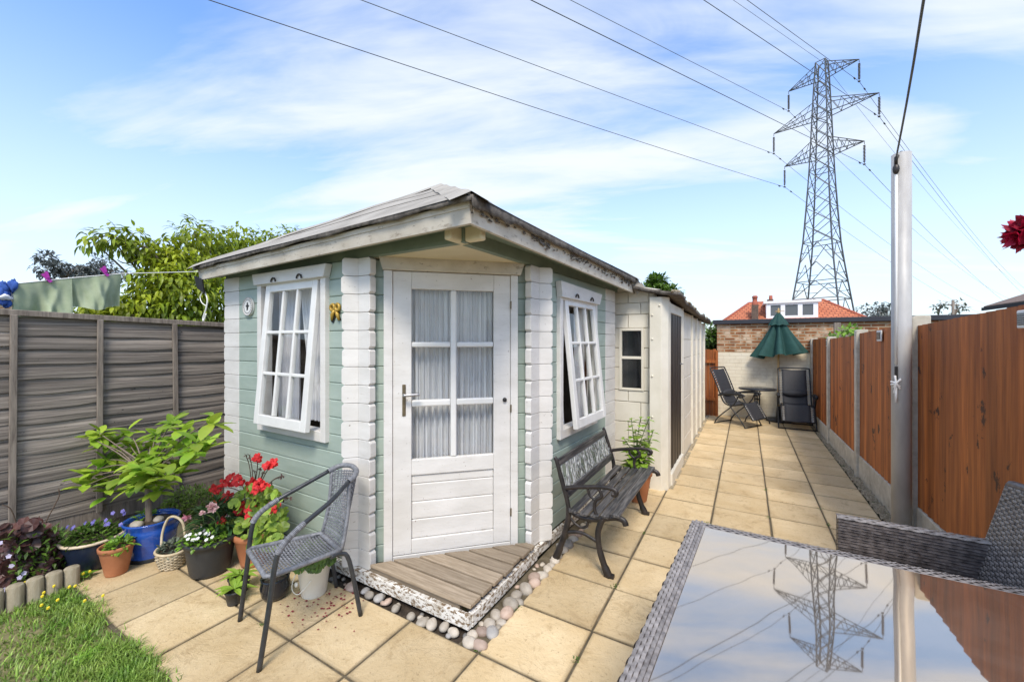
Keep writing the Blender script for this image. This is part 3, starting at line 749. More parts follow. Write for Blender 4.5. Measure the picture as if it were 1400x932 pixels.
# windows: outer frame, header board, top-hung sash swung out at the bottom
def window(fr, x0, x1, z0, z1, hd, sx0, sx1, st, sb, tilt, hinge_y):
    w_ = MB(); k = .055; yo, yi = .034, -.06
    w_.fbox(fr, x0, x0+k, yi, yo, z0, z1); w_.fbox(fr, x1-k, x1, yi, yo, z0, z1)
    w_.fbox(fr, x0+k+.0005, x1-k-.0005, yi, yo-.002, z0, z0+.075); w_.fbox(fr, x0+k+.0005, x1-k-.0005, yi, yo-.002, z1-.045, z1)
    win = w_.build('window', M['white'], sh, bevel=.003)
    w_ = MB(); w_.prism(fr, hd, .003, yo+.022); w_.build('window_header', M['white'], win, bevel=.003)
    w_ = MB(); w_.fbox(fr, sx0, sx1, yo-.001, yo+.006, st+.004, st+.012); w_.build('hinge_strip', M['metal_black'], win)
    for f in (.25, .75):
        w_ = MB(); c = sx0+(sx1-sx0)*f
        w_.tube([fr.P(c+.030*math.cos(a), yo+.030, st+.010+.030*math.sin(a)) for a in [math.pi*i/8 for i in range(9)]], .006, 6)
        w_.build('hinge', M['metal_black'], win)
    # sash in its own tilted frame: x along the wall, y outwards, z up the sash
    az = (fr.z*math.cos(tilt)-fr.y*math.sin(tilt)).normalized(); ay = (fr.y*math.cos(tilt)+fr.z*math.sin(tilt)).normalized()
    H_ = (st-sb)/math.cos(tilt)
    S = Fr(fr.P(0, hinge_y, st)-az*H_, fr.x, ay, az)
    q = MB(); sk, d0, d1 = .062, -.036, .004
    q.fbox(S, sx0, sx0+sk, d0, d1, 0, H_); q.fbox(S, sx1-sk, sx1, d0, d1, 0, H_)
    q.fbox(S, sx0+sk+.0005, sx1-sk-.0005, d0, d1-.001, 0, .075); q.fbox(S, sx0+sk+.0005, sx1-sk-.0005, d0, d1-.001, H_-.062, H_)
    sash = q.build('sash', M['white_clean'], win, bevel=.005, seg=2)
    gx0, gx1, gz0, gz1 = sx0+sk, sx1-sk, .075, H_-.062
    q = MB(); bw = .024; gw_ = (gx1-gx0); gh = gz1-gz0
    for i in (1, 2): q.fbox(S, gx0+gw_*i/3-bw/2, gx0+gw_*i/3+bw/2, d0+.002, d1-.003, gz0+.0005, gz1-.0005)
    for j in (1, 2):
        for i in range(3):
            a = gx0+gw_*i/3+(bw/2 if i else 0)+.0004; b_ = gx0+gw_*(i+1)/3-(bw/2 if i < 2 else 0)-.0004
            q.fbox(S, a, b_, d0+.003, d1-.004, gz0+gh*j/3-bw/2, gz0+gh*j/3+bw/2)
    q.build('glazing_bar', M['white_clean'], sash, bevel=.006, seg=2)
    for i in range(3):
        for j in range(3):
            q = MB(); q.fbox(S, gx0+gw_*i/3+.002, gx0+gw_*(i+1)/3-.002, -.020, -.017, gz0+gh*j/3+.002, gz0+gh*(j+1)/3-.002)
            q.build('pane', M['glass'], sash)
    return win
window(FL, .312, 1.195, .880, 2.085, [(.302, 2.050), (1.205, 2.050), (1.232, 2.140), (.270, 2.140)], .405, 1.076, 2.047, .957, R(5.2), .022)
window(FRR, .295, 1.125, .795, 1.983, [(.290, 1.955), (1.135, 1.955), (1.20, 2.062), (.266, 2.085)], .395, 1.080, 1.962, .875, R(6.0), .022)
# curtains hang inside, each on its own
def curtain(name, fr, x0, x1, z0, z1, depth, mat, label, nf=9, amp=.012, tie=None, seed=0):
    def f(u, v):
        x = x0+(x1-x0)*u; z = z1+(z0-z1)*v
        k = 1.0
        if tie:
            tx, tz, sq = tie
            d = (z-tz)/((z1-tz) if z > tz else (tz-z0)*1.5)
            k = sq+(1-sq)*min(1, abs(d))**(.62)
            x = tx+(x-tx)*k
        y = -depth+amp*(.5+.5*v)*math.sin(u*nf*6.283+seed+.5*math.sin(v*4+seed))+amp*.25*math.sin(u*nf*14.1+seed*2)
        return fr.P(x, y, z)
    b = MB(); b.surf(f, nf*10, 26)
    return tag(b.build(name, mat), label, 'curtain')
curtain('curtain', FD, .335, .632, .70, 2.0, .055, M['curtain'], 'pleated white net curtain behind the left panes of the summerhouse door', 7, .021, seed=1)
curtain('curtain', FD, .636, .935, .70, 2.0, .055, M['curtain'], 'pleated white net curtain behind the right panes of the summerhouse door', 7, .021, seed=4)
curtain('curtain', FL, .86, 1.16, .86, 2.06, .13, M['curtain_grey'], 'straight grey voile curtain at the far left side inside the left window', 5, .018, seed=2)
curtain('curtain', FL, .36, .86, .98, 2.06, .13, M['curtain'], 'white net curtain tied back at its middle inside the left window', 8, .018, (.64, 1.27, .24), seed=3)
curtain('curtain', FRR, .33, .66, .84, 1.97, .10, M['curtain'], 'pale net curtain tied back at the near side of the right window', 6, .02, (.48, 1.25, .55), seed=5)
curtain('curtain', FRR, .86, 1.10, .84, 1.97, .10, M['curtain'], 'pale net curtain hanging straight at the far side of the right window', 5, .016, seed=6)
# round dial and gold ornament on the left wall
c = FL.P(1.369, 0, 1.889)
dial = thing('wall_dial', 'small round white dial with black figures on the green wall beside the left window', 'dial', c)
D = Fr(c, (1, 0, 0), (0, -1, 0))
def cyl(mb, fr, r, y0, y1, n=32):
    mb.prism(fr, [(r*math.cos(2*math.pi*i/n), r*math.sin(2*math.pi*i/n)) for i in range(n)], y0, y1)
b = MB(); cyl(b, D, .078, .0, .020); b.build('disc', M['white_clean'], dial, bevel=.004)
b = MB(); b.tube([D.P(.074*math.cos(a), .020, .074*math.sin(a)) for a in [2*math.pi*i/32 for i in range(32)]], .005, 6, closed=True); b.build('rim', M['galv'], dial)
b = MB()
for i in range(20):
    a = 2*math.pi*i/20+.1
    b.fbox(Fr(D.P(.057*math.cos(a), .0203, .057*math.sin(a)), (math.cos(a), 0, math.sin(a)), (0, -1, 0), (-math.sin(a), 0, math.cos(a))), -.006, .006, 0, .001, -.0035, .0035)
b.prism(D, [(-.012, -.035), (.006, -.03), (.012, -.005), (.03, .006), (.01, .014), (.006, .034), (-.008, .036), (-.012, .015), (-.03, .004), (-.014, -.004)], .0203, .0215)
b.build('marking', M['black'], dial)
c = FL.P(.228, 0, 1.81)
orn = thing('wall_ornament', 'small gold bow shaped ornament on the green wall right of the left window', 'ornament', c)
D = Fr(c, (1, 0, 0), (0, -1, 0))
b = MB()
for sx in (-1, 1):
    b.tube([D.P(sx*.027+.020*math.cos(a), .014, .024+.022*math.sin(a)) for a in [2*math.pi*i/14 for i in range(14)]], .011, 7, closed=True)
b.build('bow_loop', M['gold'], orn)
b = MB()
for sx in (-1, 1):
    b.tube([D.P(sx*.008, .014, .005), D.P(sx*.028, .015, -.028), D.P(sx*.040, .012, -.066)], [.010, .014, .007], 8)
b.build('tail', M['gold'], orn)
b = MB(); b.prism(D, [(-.05, .012), (-.03, .052), (.03, .054), (.052, .03), (.03, -.02), (.052, -.064), (.026, -.07), (0, -.03), (-.03, -.085), (-.058, -.07), (-.028, -.01)], .002, .006); b.build('back_plate', M['black'], orn)
# decking step in front of the door
dk = thing('deck_step', 'triangular weathered timber deck step below the white door', 'deck', (-1.6, 2.05, 0))
b = MB(); y = 1.779; k = 0
xl = -2.125
while y < 2.50:
    y1 = min(y+.1185, 2.56)
    xr = -1.308
    def lim(yy): return max(-2.12, -2.10+(yy-1.80)*1.0+.0)   # the door wall cuts the boards at 45 degrees
    a0, a1 = lim(y)-.03*(k > 0), lim(y1)-.03
    a0 = max(a0, -2.13)
    zt = .145+rnd(-.0015, .0015); b.tone = rnd(.62, 1.2); j = rnd(-.008, .008)
    vs = [V((a0, y+.008, z)) for z in (.120, zt)]+[V((xr+j, y+.008, z)) for z in (.120, zt)]+[V((xr+j, y1-.008, z)) for z in (.120, zt)]+[V((min(a1, xr-.02), y1-.008, z)) for z in (.120, zt)]
    b.add(vs, [(0, 2, 4, 6), (7, 5, 3, 1), (0, 1, 3, 2), (2, 3, 5, 4), (4, 5, 7, 6), (6, 7, 1, 0)], False)
    y = y1; k += 1
b.build('deck_boards', M['deck'], dk, bevel=.006, seg=2)
b = MB(); b.tone = .8
b.box(-2.28, -1.40, 1.803, 1.835, .028, .1195); b.box(-1.385, -1.352, 1.85, 2.50, .028, .1195)
b.build('joist', M['deck'], dk, bevel=.003)
# pebbles packed round the base
spots = []
def peb(x, y, r, tone, z=0.0, lab='stone'):
    spots.append((x, y))
    b = MB(); b.tone = tone
    q = Quaternion((0, 0, 1), rnd(0, 3.1)) @ Quaternion((1, 0, 0), rnd(-.3, .3))
    a, bb, cc = r*rnd(.95, 1.3), r*rnd(.8, 1.0), r*rnd(.6, .8)
    b.blob((x, y, z+cc*.7), a, bb, cc, 16, 10, .05, q=q)
    o = b.build('pebble', M[random.choice(['stone', 'stone', 'stone', 'stone_pink', 'stone_grey'])])
    return tag(o, 'smooth pale pebble in the narrow trench around the foot of the summerhouse deck', 'pebble', 'pebbles around the summerhouse base')
px = [(577, 845, 8), (590, 848, 10), (608, 850, 9), (620, 858, 9), (560, 838, 7), (541, 826, 8), (530, 816, 7), (518, 812, 8), (505, 808, 8), (474, 802, 9), (500, 801, 6), (612, 862, 5)]
for (x, y, r) in px:
    p = atZ(x, y, .02); p.y = min(max(p.y, 1.715), 1.748); d = (p-V((0, 0, EYE))).dot(FW)
    peb(p.x, p.y, r*d/547*.9, rnd(.6, 1.2), -.02)
px = [(642, 870, 11), (656, 874, 11), (646, 858, 8), (659, 855, 10), (675, 857, 10), (669, 846, 10), (678, 833, 10), (693, 832, 11), (698, 819, 11), (688, 843, 7), (706, 806, 8, ), (714, 818, 7), (719, 800, 11), (733, 792, 9), (731, 783, 10), (745, 782, 9), (752, 772, 7), (765, 762, 8), (773, 757, 6), (759, 768, 6), (780, 741, 9), (776, 748, 8), (789, 733, 7), (795, 727, 7), (800, 715, 6), (803, 722, 5), (790, 742, 5), (783, 727, 6)]
for q in px:
    x, y, r = q[:3]
    p = atZ(x, y, .03); p.x = min(max(p.x, -1.292), -1.205); d = (p-V((0, 0, EYE))).dot(FW)
    peb(p.x, p.y, r*d/547*.95, rnd(.6, 1.2) if (x, y) != (706, 806) else .7, -.02)
for k in range(46):
    if k % 3: x, y = rnd(-1.295, -1.2), rnd(1.70, 3.6)
    else: x, y = rnd(-2.5, -1.3), rnd(1.70, 1.765)
    if x < -1.31 and y > 1.765: continue
    if y > 2.75: x += (y-2.70)*.0437
    peb(x, y, rnd(.010, .022), rnd(.5, 1.15), -.018)
# ================================================================ GREY FENCE ON THE LEFT
XF = -4.88
gf = thing('fence', 'weathered grey overlap board fence on the left behind the pots', 'fence', (XF, 1.2, 0))
def top_z(y): return 1.846-(y-.66)*.032
posts = [-1.0, .708, 1.185, 1.735, 2.6, 3.4, 4.3]
ys = [-1.9]+posts+[5.0]
for i in range(len(ys)-1):
    b = MB(); ya, yb = ys[i], ys[i+1]; n = 14; zlo = .17
    hb = (top_z((ya+yb)/2)-.05-zlo)/n; ph = rnd(0, 6)
    for k in range(n):
        z0 = zlo+k*hb; b.tone = rnd(.7, 1.25); p1, p2 = rnd(0, 6), rnd(0, 6)
        sag = -.02*math.sin((k/n)*3.0) if i in (1, 2) else -.006
        for part in (0,):
            def f(u, v):
                y = ya+(yb-ya)*u
                wob = .006*math.sin(y*5+p1)+.004*math.sin(y*13+p2)
                z = z0-.028+(hb+.030)*v+(wob if v < .6 else 0)+sag*math.sin(math.pi*u)*(1-k/n)
                x = XF+.034-.030*v+.004*math.sin(y*5+p1)*(1-v)
                if v < .01: x -= .010
                return V((x, y, z))
            b.surf(f, 14, 3, smooth=False)
    b.build('fence_panel', M['fence_grey'], gf, solid=.006)
for y in posts:
    b = MB(); zt = top_z(y)-.045; L_ = rnd(-.012, .012)
    b.fbox(Fr((XF+.036, y, 0), (1, 0, 0), (0, 1, 0), (0, L_, 1)), -.002, .022, -.019, .019, .12, zt); b.build('batten', M['fence_post_grey'], gf, bevel=.003)
b = MB()
b.add([(XF-.03, -1.9, top_z(-1.9)-.05), (XF+.048, -1.9, top_z(-1.9)-.05), (XF+.048, 5, top_z(5)-.05), (XF-.03, 5, top_z(5)-.05),
       (XF-.03, -1.9, top_z(-1.9)), (XF+.048, -1.9, top_z(-1.9)-.004), (XF+.048, 5, top_z(5)-.004), (XF-.03, 5, top_z(5))],
      [(3, 2, 1, 0), (4, 5, 6, 7), (0, 1, 5, 4), (1, 2, 6, 5), (2, 3, 7, 6), (3, 0, 4, 7)], False)
b.build('capping_rail', M['fence_post_grey'], gf, bevel=.004)
b = MB(); b.box(XF-.01, XF+.022, -1.9, 5, -.05, .165); b.build('gravel_board', M['fence_post_grey'], gf, bevel=.004)

# ================================================================ BROWN FENCE ON THE RIGHT
def fx(y): return 1.178-(y-4.4)*.0105
rfence = thing('fence', 'orange brown close board fence with concrete posts along the right of the path', 'fence', (fx(4.4), 4.4, 0))
pys = [.55, 2.45, 4.40, 6.17, 7.95, 9.68]
tops = [(1.86, 1.80), (1.80, 1.722), (1.745, 1.690), (1.668, 1.634), (1.642, 1.632)]
gbt = [.30, .29, .255, .235, .21]
for i in range(5):
    ya, yb = pys[i]+.055, pys[i+1]-.055
    b = MB(); n = int((yb-ya)/.098); w_ = (yb-ya)/n
    for k in range(n):
        y0 = ya+k*w_; y1 = y0+w_+.014
        if k == n-1: y1 = yb
        zt0 = tops[i][0]+(tops[i][1]-tops[i][0])*k/n; zt1 = tops[i][0]+(tops[i][1]-tops[i][0])*(k+1)/n
        x = fx(y0)+.012; b.tone = rnd(.62, 1.3)
        j = rnd(-.0012, .0012)
        vs = [(x-.002, y0, gbt[i]+.002), (x-.021, y1, gbt[i]+.002), (x, y1, gbt[i]+.002), (x+.006, y0, gbt[i]+.002),
              (x-.002, y0, zt0+j), (x-.021, y1, zt1+j), (x, y1, zt1+j), (x+.006, y0, zt0+j)]
        b.add(vs, [(3, 2, 1, 0), (4, 5, 6, 7), (0, 1, 5, 4), (1, 2, 6, 5), (2, 3, 7, 6), (3, 0, 4, 7)], False)
    b.build('fence_panel', M['fence_brown'], rfence)
    b = MB(); b.fbox(Fr((fx(ya), ya, 0), V((fx(yb)-fx(ya), yb-ya, 0)), (1, 0, 0)), .001, yb-ya, -.018, .025, -.05, gbt[i])
    b.build('gravel_board', M['concrete'], rfence, bevel=.006)
pt = [1.92, 1.86, 1.80, 1.735, 1.668, 1.65]
for i, y in enumerate(pys):
    b = MB(); x = fx(y)
    b.prism(Fr((x, y, 0), (1, 0, 0), (0, 1, 0)), [(-.040, -.1), (.07, -.1), (.07, pt[i]), (-.022, pt[i]), (-.040, pt[i]-.018)], -.052, .052)
    b.build('concrete_post', M['concrete'], rfence, bevel=.007, seg=2)
# solar lights screwed to the fence
def solar(y, z, s, label):
    x = fx(y)-.012
    t = thing('solar_light', label, 'solar light', (x, y, z))
    F_ = Fr((x, y, z), (0, 1, 0), (-1, 0, 0), (0, .03, 1))
    b = MB(); b.fbox(F_, -s, s, 0, .012, -s*.72, s*.72); b.build('case', M['white_clean'], t, bevel=.004)
    b = MB(); b.fbox(F_, -s*.76, s*.76, .0123, .016, -s*.46, s*.46); b.build('solar_panel', M['sun_panel'], t)
    b = MB()
    for k in range(5): b.fbox(F_, -s*.7, s*.7, .0163, .0168, -s*.36+k*s*.17, -s*.36+k*s*.17+.003)
    b.build('grid_line', M['chrome'], t)
p = atX(1204, 459, 1.16); solar(p.y, p.z, .075, 'small white framed solar light on the brown fence behind the metal post')
p = atX(1400, 436, 1.17); solar(p.y, p.z, .062, 'small white framed solar light high on the nearest brown fence panel')
p = atX(1133, 469, 1.14); solar(p.y, p.z, .075, 'small grey solar light on the brown fence panel farthest along the path')
# ================================================================ metal washing line post
pp = V((1.06, 4.285, 0))
po = thing('washing_line_post', 'tall round grey metal post with a white rope in front of the brown fence', 'post', pp)
b = MB(); b.tube([pp+V((0, 0, -.1)), pp+V((0, 0, 3.075))], .060, 28)
b.build('pole', M['galv'], po)
vd = V((-pp.x, -pp.y, 0)).normalized(); vs_ = V((-vd.y, vd.x, 0))
if vs_.dot(RT) > 0: vs_ = -vs_
fp = pp+vd*.0585+vs_*.030
b = MB(); b.tube([fp+V((0, 0, 3.02)), fp+V((0, 0, 1.42))], .0085, 8); b.tube([fp+vd*.006+V((0, 0, 3.0)), fp+vd*.004+V((0, 0, 1.3))], .004, 6)
b.build('rope', M['rope'], po)
b = MB()
for k in range(5): 
    a = k*1.3; b.tube(arc([fp+vd*.012+V((0, 0, 1.28))+vs_*.03*math.cos(a)+V((0, 0, .05*math.sin(a))), fp+vd*.03+V((0, 0, 1.27)), fp+vd*.012+V((0, 0, 1.26))-vs_*.03*math.cos(a+.7)-V((0, 0, .07*math.sin(a+.5)))]), .006, 6)
b.tube([fp+vd*.014+V((0, 0, 1.24)), fp+vd*.014+V((0, 0, 1.12))], .008, 6)
b.build('rope_knot', M['rope'], po)
b = MB(); b.box(fp.x-.008, fp.x+.008, fp.y-.01, fp.y+.006, 1.30, 1.40); b.build('cleat', M['black'], po)
b = MB(); b.blob(fp+vd*.01+V((0, 0, 2.945)), .022, .022, .04); b.tube([fp+V((0, 0, 2.98)), fp+vd*.02+V((0, 0, 3.03)), pp+V((0, 0, 3.09))], .012, 8); b.build('pulley', M['metal_black'], po)
b = MB(); q0 = fp+V((0, 0, 3.03)); q1 = V((.69, 2.489, 3.135)); q2 = V((0, -.9, 3.35)); b.tube(arc([q0, q1, q2]), .006, 6)
tag(b.build('washing_line', M['steel']), 'dark washing line running up from the top of the metal post', 'washing line')
# ================================================================ CREAM CONCRETE GARAGE
XG = -.714
ga = thing('garage', 'cream painted sectional concrete garage with black slatted door beside the path', 'garage', (-1.2, 6.8, 0))
b = MB()
# front wall, left of the pillar, with a window hole; blocks are shallow panels with grooves
fy = 4.60
def panelwall(mb, fr, x0, x1, zs, th, hole=None, cols=None):
    for k in range(len(zs)-1):
        z0, z1 = zs[k]+.004, zs[k+1]-.004
        xs = [x0]+[x for x in (cols or []) if x0 < x < x1][(k % 2)::2]+[x1]
        for i in range(len(xs)-1):
            a, c = xs[i]+.003, xs[i+1]-.003
            if hole and z1 > hole[2]+.02 and z0 < hole[3]-.02:
                for (p, q) in ((a, min(c, hole[0])), (max(a, hole[1]), c)):
                    if q-p > .02: mb.fbox(fr, p, q, -th, .0, z0, z1)
            else: mb.fbox(fr, a, c, -th, 0, z0, z1)
    mb.fbox(fr, x0, x1 if not hole else hole[0], -th-.04, -th+.02, zs[0], zs[-1])
    if hole:
        mb.fbox(fr, hole[1], x1, -th-.04, -th+.02, zs[0], zs[-1]); mb.fbox(fr, hole[0]+.001, hole[1]-.001, -th-.04, -th+.02, zs[0], hole[2]); mb.fbox(fr, hole[0]+.001, hole[1]-.001, -th-.04, -th+.02, hole[3], zs[-1])
G = Fr((0, fy, 0), (1, 0, 0), (0, -1, 0))
panelwall(b, G, -2.9, -.86, [-.05, .22, .45, .68, .91, 1.04, 1.30, 1.52, 1.745, 1.90, 2.03, 2.16], .04, (-1.262, -.985, 1.04, 1.745), [-1.6, -1.32, -1.16, -1.02, -.93])
b.prism(G, [(-2.9, 2.162), (-.80, 2.162), (-.86, 2.175), (-2.0, 2.42), (-2.9, 2.25)], 0, -.05)
b.build('front_wall', M['garage'], ga, bevel=.004)
b = MB()
b.prism(Fr((0, 0, -.03), (1, 0, 0), (0, 0, 1), (0, 1, 0)), [(-.905, 4.50), (-.783, 4.50), (-.722, 4.578), (-.722, 4.66), (-.905, 4.66)], 0, 2.105)
pil = b.build('corner_pillar', M['garage'], ga, bevel=.006, seg=2)
b = MB()
for z in (.33, .78, 1.22, 1.62, 1.88): b.blob((-.875, 4.497, z), .012, .010, .012)
b.blob((-.80, 4.497, 1.98), .012, .01, .012)
b.build('bolt', M['garage'], pil)
b = MB(); b.box(-1.262, -1.232, fy-.012, fy+.03, 1.04, 1.745); b.box(-1.012, -.985, fy-.012, fy+.03, 1.04, 1.745); b.box(-1.2318, -1.0122, fy-.011, fy+.028, 1.715, 1.745); b.box(-1.2318, -1.0122, fy-.011, fy+.028, 1.04, 1.066); b.box(-1.2318, -1.0122, fy-.010, fy+.026, 1.395, 1.425)
win = b.build('window', M['garage'], ga, bevel=.003)
for z0, z1 in ((1.066, 1.395), (1.425, 1.715)):
    b = MB(); b.box(-1.2315, -1.0125, fy+.008, fy+.011, z0, z1); b.build('pane', M['glass'], win)
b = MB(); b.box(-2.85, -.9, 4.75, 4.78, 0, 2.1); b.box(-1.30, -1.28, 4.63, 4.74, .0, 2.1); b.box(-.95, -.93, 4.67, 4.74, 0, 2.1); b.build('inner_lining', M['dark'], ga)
# side wall: door, then panels between ribs
b = MB(); zt = lambda y: 2.065-(y-4.6)*.026
S = Fr((XG, 0, 0), (0, 1, 0), (1, 0, 0))
ribs = [5.72, 6.88, 7.52, 8.20, 8.94]
for (a, c) in ((5.76, 6.82), (6.88, 7.47), (7.52, 8.16), (8.20, 8.92)):
    zs = [-.05, .24, .52, .80, 1.08, 1.36, 1.62, zt(c)]
    for k in range(len(zs)-1): b.fbox(S, a, c, -.06, -.028, zs[k]+.004, zs[k+1]-.004)
    b.fbox(S, a, c, -.09, -.058, -.05, zt(c))
b.build('side_wall', M['garage'], ga, bevel=.004)
for y, w_ in ((5.73, .05), (6.85, .06), (7.50, .055), (8.18, .05), (8.95, .07)):
    b = MB(); b.fbox(S, y-w_/2, y+w_/2, -.07, -.002, -.05, zt(y)-.002); b.build('rib', M['garage'], ga, bevel=.005)
b = MB(); b.fbox(S, 4.665, 4.70, -.05, -.004, -.04, 2.03); b.fbox(S, 5.62, 5.70, -.05, -.006, -.04, 2.02); b.fbox(S, 4.7005, 5.6195, -.05, -.006, 1.912, 2.02); b.fbox(S, 4.7005, 5.6195, -.05, .012, -.04, .135)
b.build('door_frame', M['garage'], ga, bevel=.004)
b = MB()
for k in range(9):
    y0 = 4.704+k*.1015; b.fbox(S, y0, y0+.085, -.045, -.014-.004*(k % 2), .137, 1.910)
b.fbox(S, 4.703, 5.617, -.07, -.046, .137, 1.910)
dd_ = b.build('door', M['black_slat'], ga, bevel=.004)
b = MB(); b.fbox(S, 5.50, 5.56, -.016, .004, 1.30, 1.315); b.tube([S.P(5.53, .003, 1.307), S.P(5.53, .02, 1.307)], .008, 8); b.build('latch', M['chrome'], dd_)
b = MB(); b.box(-2.9, -.86, 9.0, 9.06, -.05, 1.95); b.box(-2.93, -2.9, 4.6, 9.06, -.05, 2.1); b.build('back_wall', M['garage'], ga)
b = MB()
def rf_(u, v):
    y = 4.44+v*4.72; x = -2.2+u*(1.585+.015*math.sin(v*23)); 
    zc = 2.46-(2.46-2.075)*(u**1.0)+ (.012*math.sin(v*31)+.02*math.sin(v*9+1))*(u > .9) - v*.11
    return V((x, y, zc))
b.surf(rf_, 10, 40)
b.surf(lambda u, v: V((-2.2-u*.8, 4.44+v*4.72, 2.46-.27*u-v*.11)), 4, 20)
b.build('roof', M['felt_edge'], ga, solid=.035)
b = MB()
for k in range(70):
    v = rnd(0, 1); p = rf_(.99, v); b.tone = rnd(.7, 1.2); b.blob(p+V((rnd(-.05, .01), 0, .02)), rnd(.015, .04), rnd(.02, .06), rnd(.01, .025), 8, 5, .2)
tag(b.build('moss', M['gravel'], ga), kind='stuff')
b = MB(); b.tube(arc([(-.895, 4.575, 1.25), (-.91, 4.57, 1.0), (-.90, 4.57, .5), (-.905, 4.57, .0)]), .008, 6); b.build('cable', M['black'], ga)

# ================================================================ BRICK BUILDING ACROSS THE END OF THE PATH
YW = 9.75
bb = thing('brick_outbuilding', 'flat roofed brick outbuilding closing the end of the path', 'outbuilding', (1.6, 12, 0))
b = MB(); b.box(-.545, 6.5, YW, 14, -.1, 1.958); b.build('wall', M['brick'], bb)
b = MB(); b.box(-.535, 6.4, YW-.012, YW-.001, -.1, 1.352); b.build('painted_wall_base', M['paintbrick'], bb)
b = MB(); b.box(-.62, 6.6, YW-.07, 14.1, 1.960, 2.05); b.build('roof_fascia', M['dark_fascia'], bb, bevel=.006)
# bit of brown stick fence between garage and white wall
sf = thing('stick_fence', 'narrow old brown wooden fence panel between the garage end and the whitewashed wall', 'fence', (-.66, 9.6, 0))
b = MB(); 
for k in range(4): b.tone = rnd(.7, 1.1); b.box(-.80+k*.062, -.742+k*.062, 9.60, 9.618, -.03, 1.42+rnd(-.01, .01))
b.build('boards', M['fence_brown'], sf)
b = MB()
for z in (.33, 1.13): b.box(-.80, -.53, 9.555, 9.599, z, z+.06)
b.box(-.56, -.515, 9.55, 9.6, -.03, 1.40)
b.build('rail', M['fence_brown'], sf)

# ================================================================ BUNGALOW BEHIND
YH = 40.0
hs = thing('bungalow', 'bungalow with orange tiled roof and white dormer far behind the end of the path', 'house', (16, 46, 0))
zr = atY(1126, 410, YH+4.2).z
e0 = atY(985, 437, YH); e1 = atY(1190, 438, YH)
r0 = atY(1024, 415, YH+4.2); r1 = atY(1126, 410, YH+4.2)
ez = min(e0.z, e1.z)-.25; r0.z = r1.z = zr
x0, x1 = e0.x-.4, e1.x+.6; yb = YH+8.4
b = MB(); b.box(x0+.4, x1-.4, YH+.4, yb-.4, -.1, ez+.1); b.build('wall', M['brickpaint'], hs)
b = MB(); b.add([(x0, YH, ez), (x1, YH, ez), (x1, yb, ez), (x0, yb, ez), tuple(r0), tuple(r1)], [(0, 1, 5, 4), (1, 2, 5), (2, 3, 4, 5), (3, 0, 4)])
hr = b.build('roof', M['rooftile'], hs)
b = MB(); b.tube([V((x0, YH, ez)), r0, r1, V((x1, YH, ez))], .12, 6); b.build('ridge_tile', M['redpot'], hr)
yd = YH+1.2
d0 = atY(1047.5, 433.5, yd); d1 = atY(1118.5, 431.5, yd); dt = atY(1118.5, 410, yd).z; dz = min(d0.z, d1.z)-.15
b = MB(); b.box(d0.x, d1.x, yd+.06, YH+4, dz, dt-.14); dm = b.build('dormer', M['upvc'], hs)
b = MB(); b.box(d0.x-.2, d1.x+.2, yd-.15, YH+4.2, dt-.14, dt+.06); b.build('dormer_roof', M['upvc'], dm)
b = MB(); n = 3; W_ = d1.x-d0.x
for i in range(n+1): b.box(d0.x+W_*i/n-(.16 if 0 < i < n else 0)-(.32 if i == n else 0), d0.x+W_*i/n+(.16 if 0 < i < n else 0)+(.32 if i == 0 else 0), yd-.02, yd+.06, dz+.02, dt-.142)
for i in range(n):
    a = d0.x+W_*i/n+(.32 if i == 0 else .16)+.001; c = d0.x+W_*(i+1)/n-(.32 if i == n-1 else .16)-.001
    b.box(a, c, yd-.018, yd+.058, dz+.02, dz+.24); b.box(a, c, yd-.018, yd+.058, dt-.30, dt-.142)
b.build('window_frame', M['upvc'], dm)
b = MB(); b.box(d0.x+.1, d1.x-.1, yd+.05, yd+.09, dz+.2, dt-.25)
m_, nt_, o_ = new_mat('dark_pane'); p_ = N(nt_, 'BsdfPrincipled', Base_Color=(.10, .11, .12, 1), Roughness=.05); nt_.links.new(p_.outputs[0], o_.inputs[0])
b.build('pane', m_, dm)
c0 = atY(1027.5, 440, YH+.9); c1 = atY(1037, 416.5, YH+.9)
b = MB(); b.box(c0.x, c1.x, YH+.9, YH+1.9, c0.z-.5, c1.z); ch = b.build('chimney', M['chimney'], hs)
b = MB(); cx = (c0.x+c1.x)/2; b.lathe((cx, YH+1.4, c1.z), [(.24, 0), (.24, .3), (.19, .35), (.19, .62), (.22, .64), (.22, .78), (.15, .85), (0, .85)], 14); b.build('chimney_pot', M['redpot'], ch)
c0 = atY(1049, 413, YH+5); c1 = atY(1057.5, 409, YH+5)
b = MB(); b.box(c0.x, c1.x, YH+5, YH+5.8, c0.z-1, c1.z); ch = b.build('chimney', M['chimney'], hs)
b = MB(); b.lathe((c1.x-.2, YH+5.4, c1.z), [(.16, 0), (.14, .4), (0, .4)], 10); b.build('chimney_pot', M['redpot'], ch)
# neighbour's roof on the right
nb = thing('house', 'house with a brown hipped roof rising above the brown fence at the right edge', 'house', (11, 15.5, 0))
c = atD(1345, 420, 14.0); xw, yw, zw = c.x, c.y, c.z
b = MB(); b.box(xw+.4, xw+8, yw-9.6, yw-.4, -.1, zw-.02); b.build('wall', M['brickpaint'], nb)
b = MB(); b.add([(xw, yw, zw), (xw+8.4, yw, zw), (xw+8.4, yw-10, zw), (xw, yw-10, zw), (xw+4.2, yw-4.2, zw+2.1), (xw+4.2, yw-5.8, zw+2.1)], [(0, 4, 1), (1, 4, 5, 2), (2, 5, 3), (3, 5, 4, 0)])
b.build('roof', M['tile_brown'], nb, solid=.06)
b = MB(); b.box(xw-.06, xw-.01, yw-10, yw, zw-.12, zw-.015); b.build('gutter', M['dark'], nb)
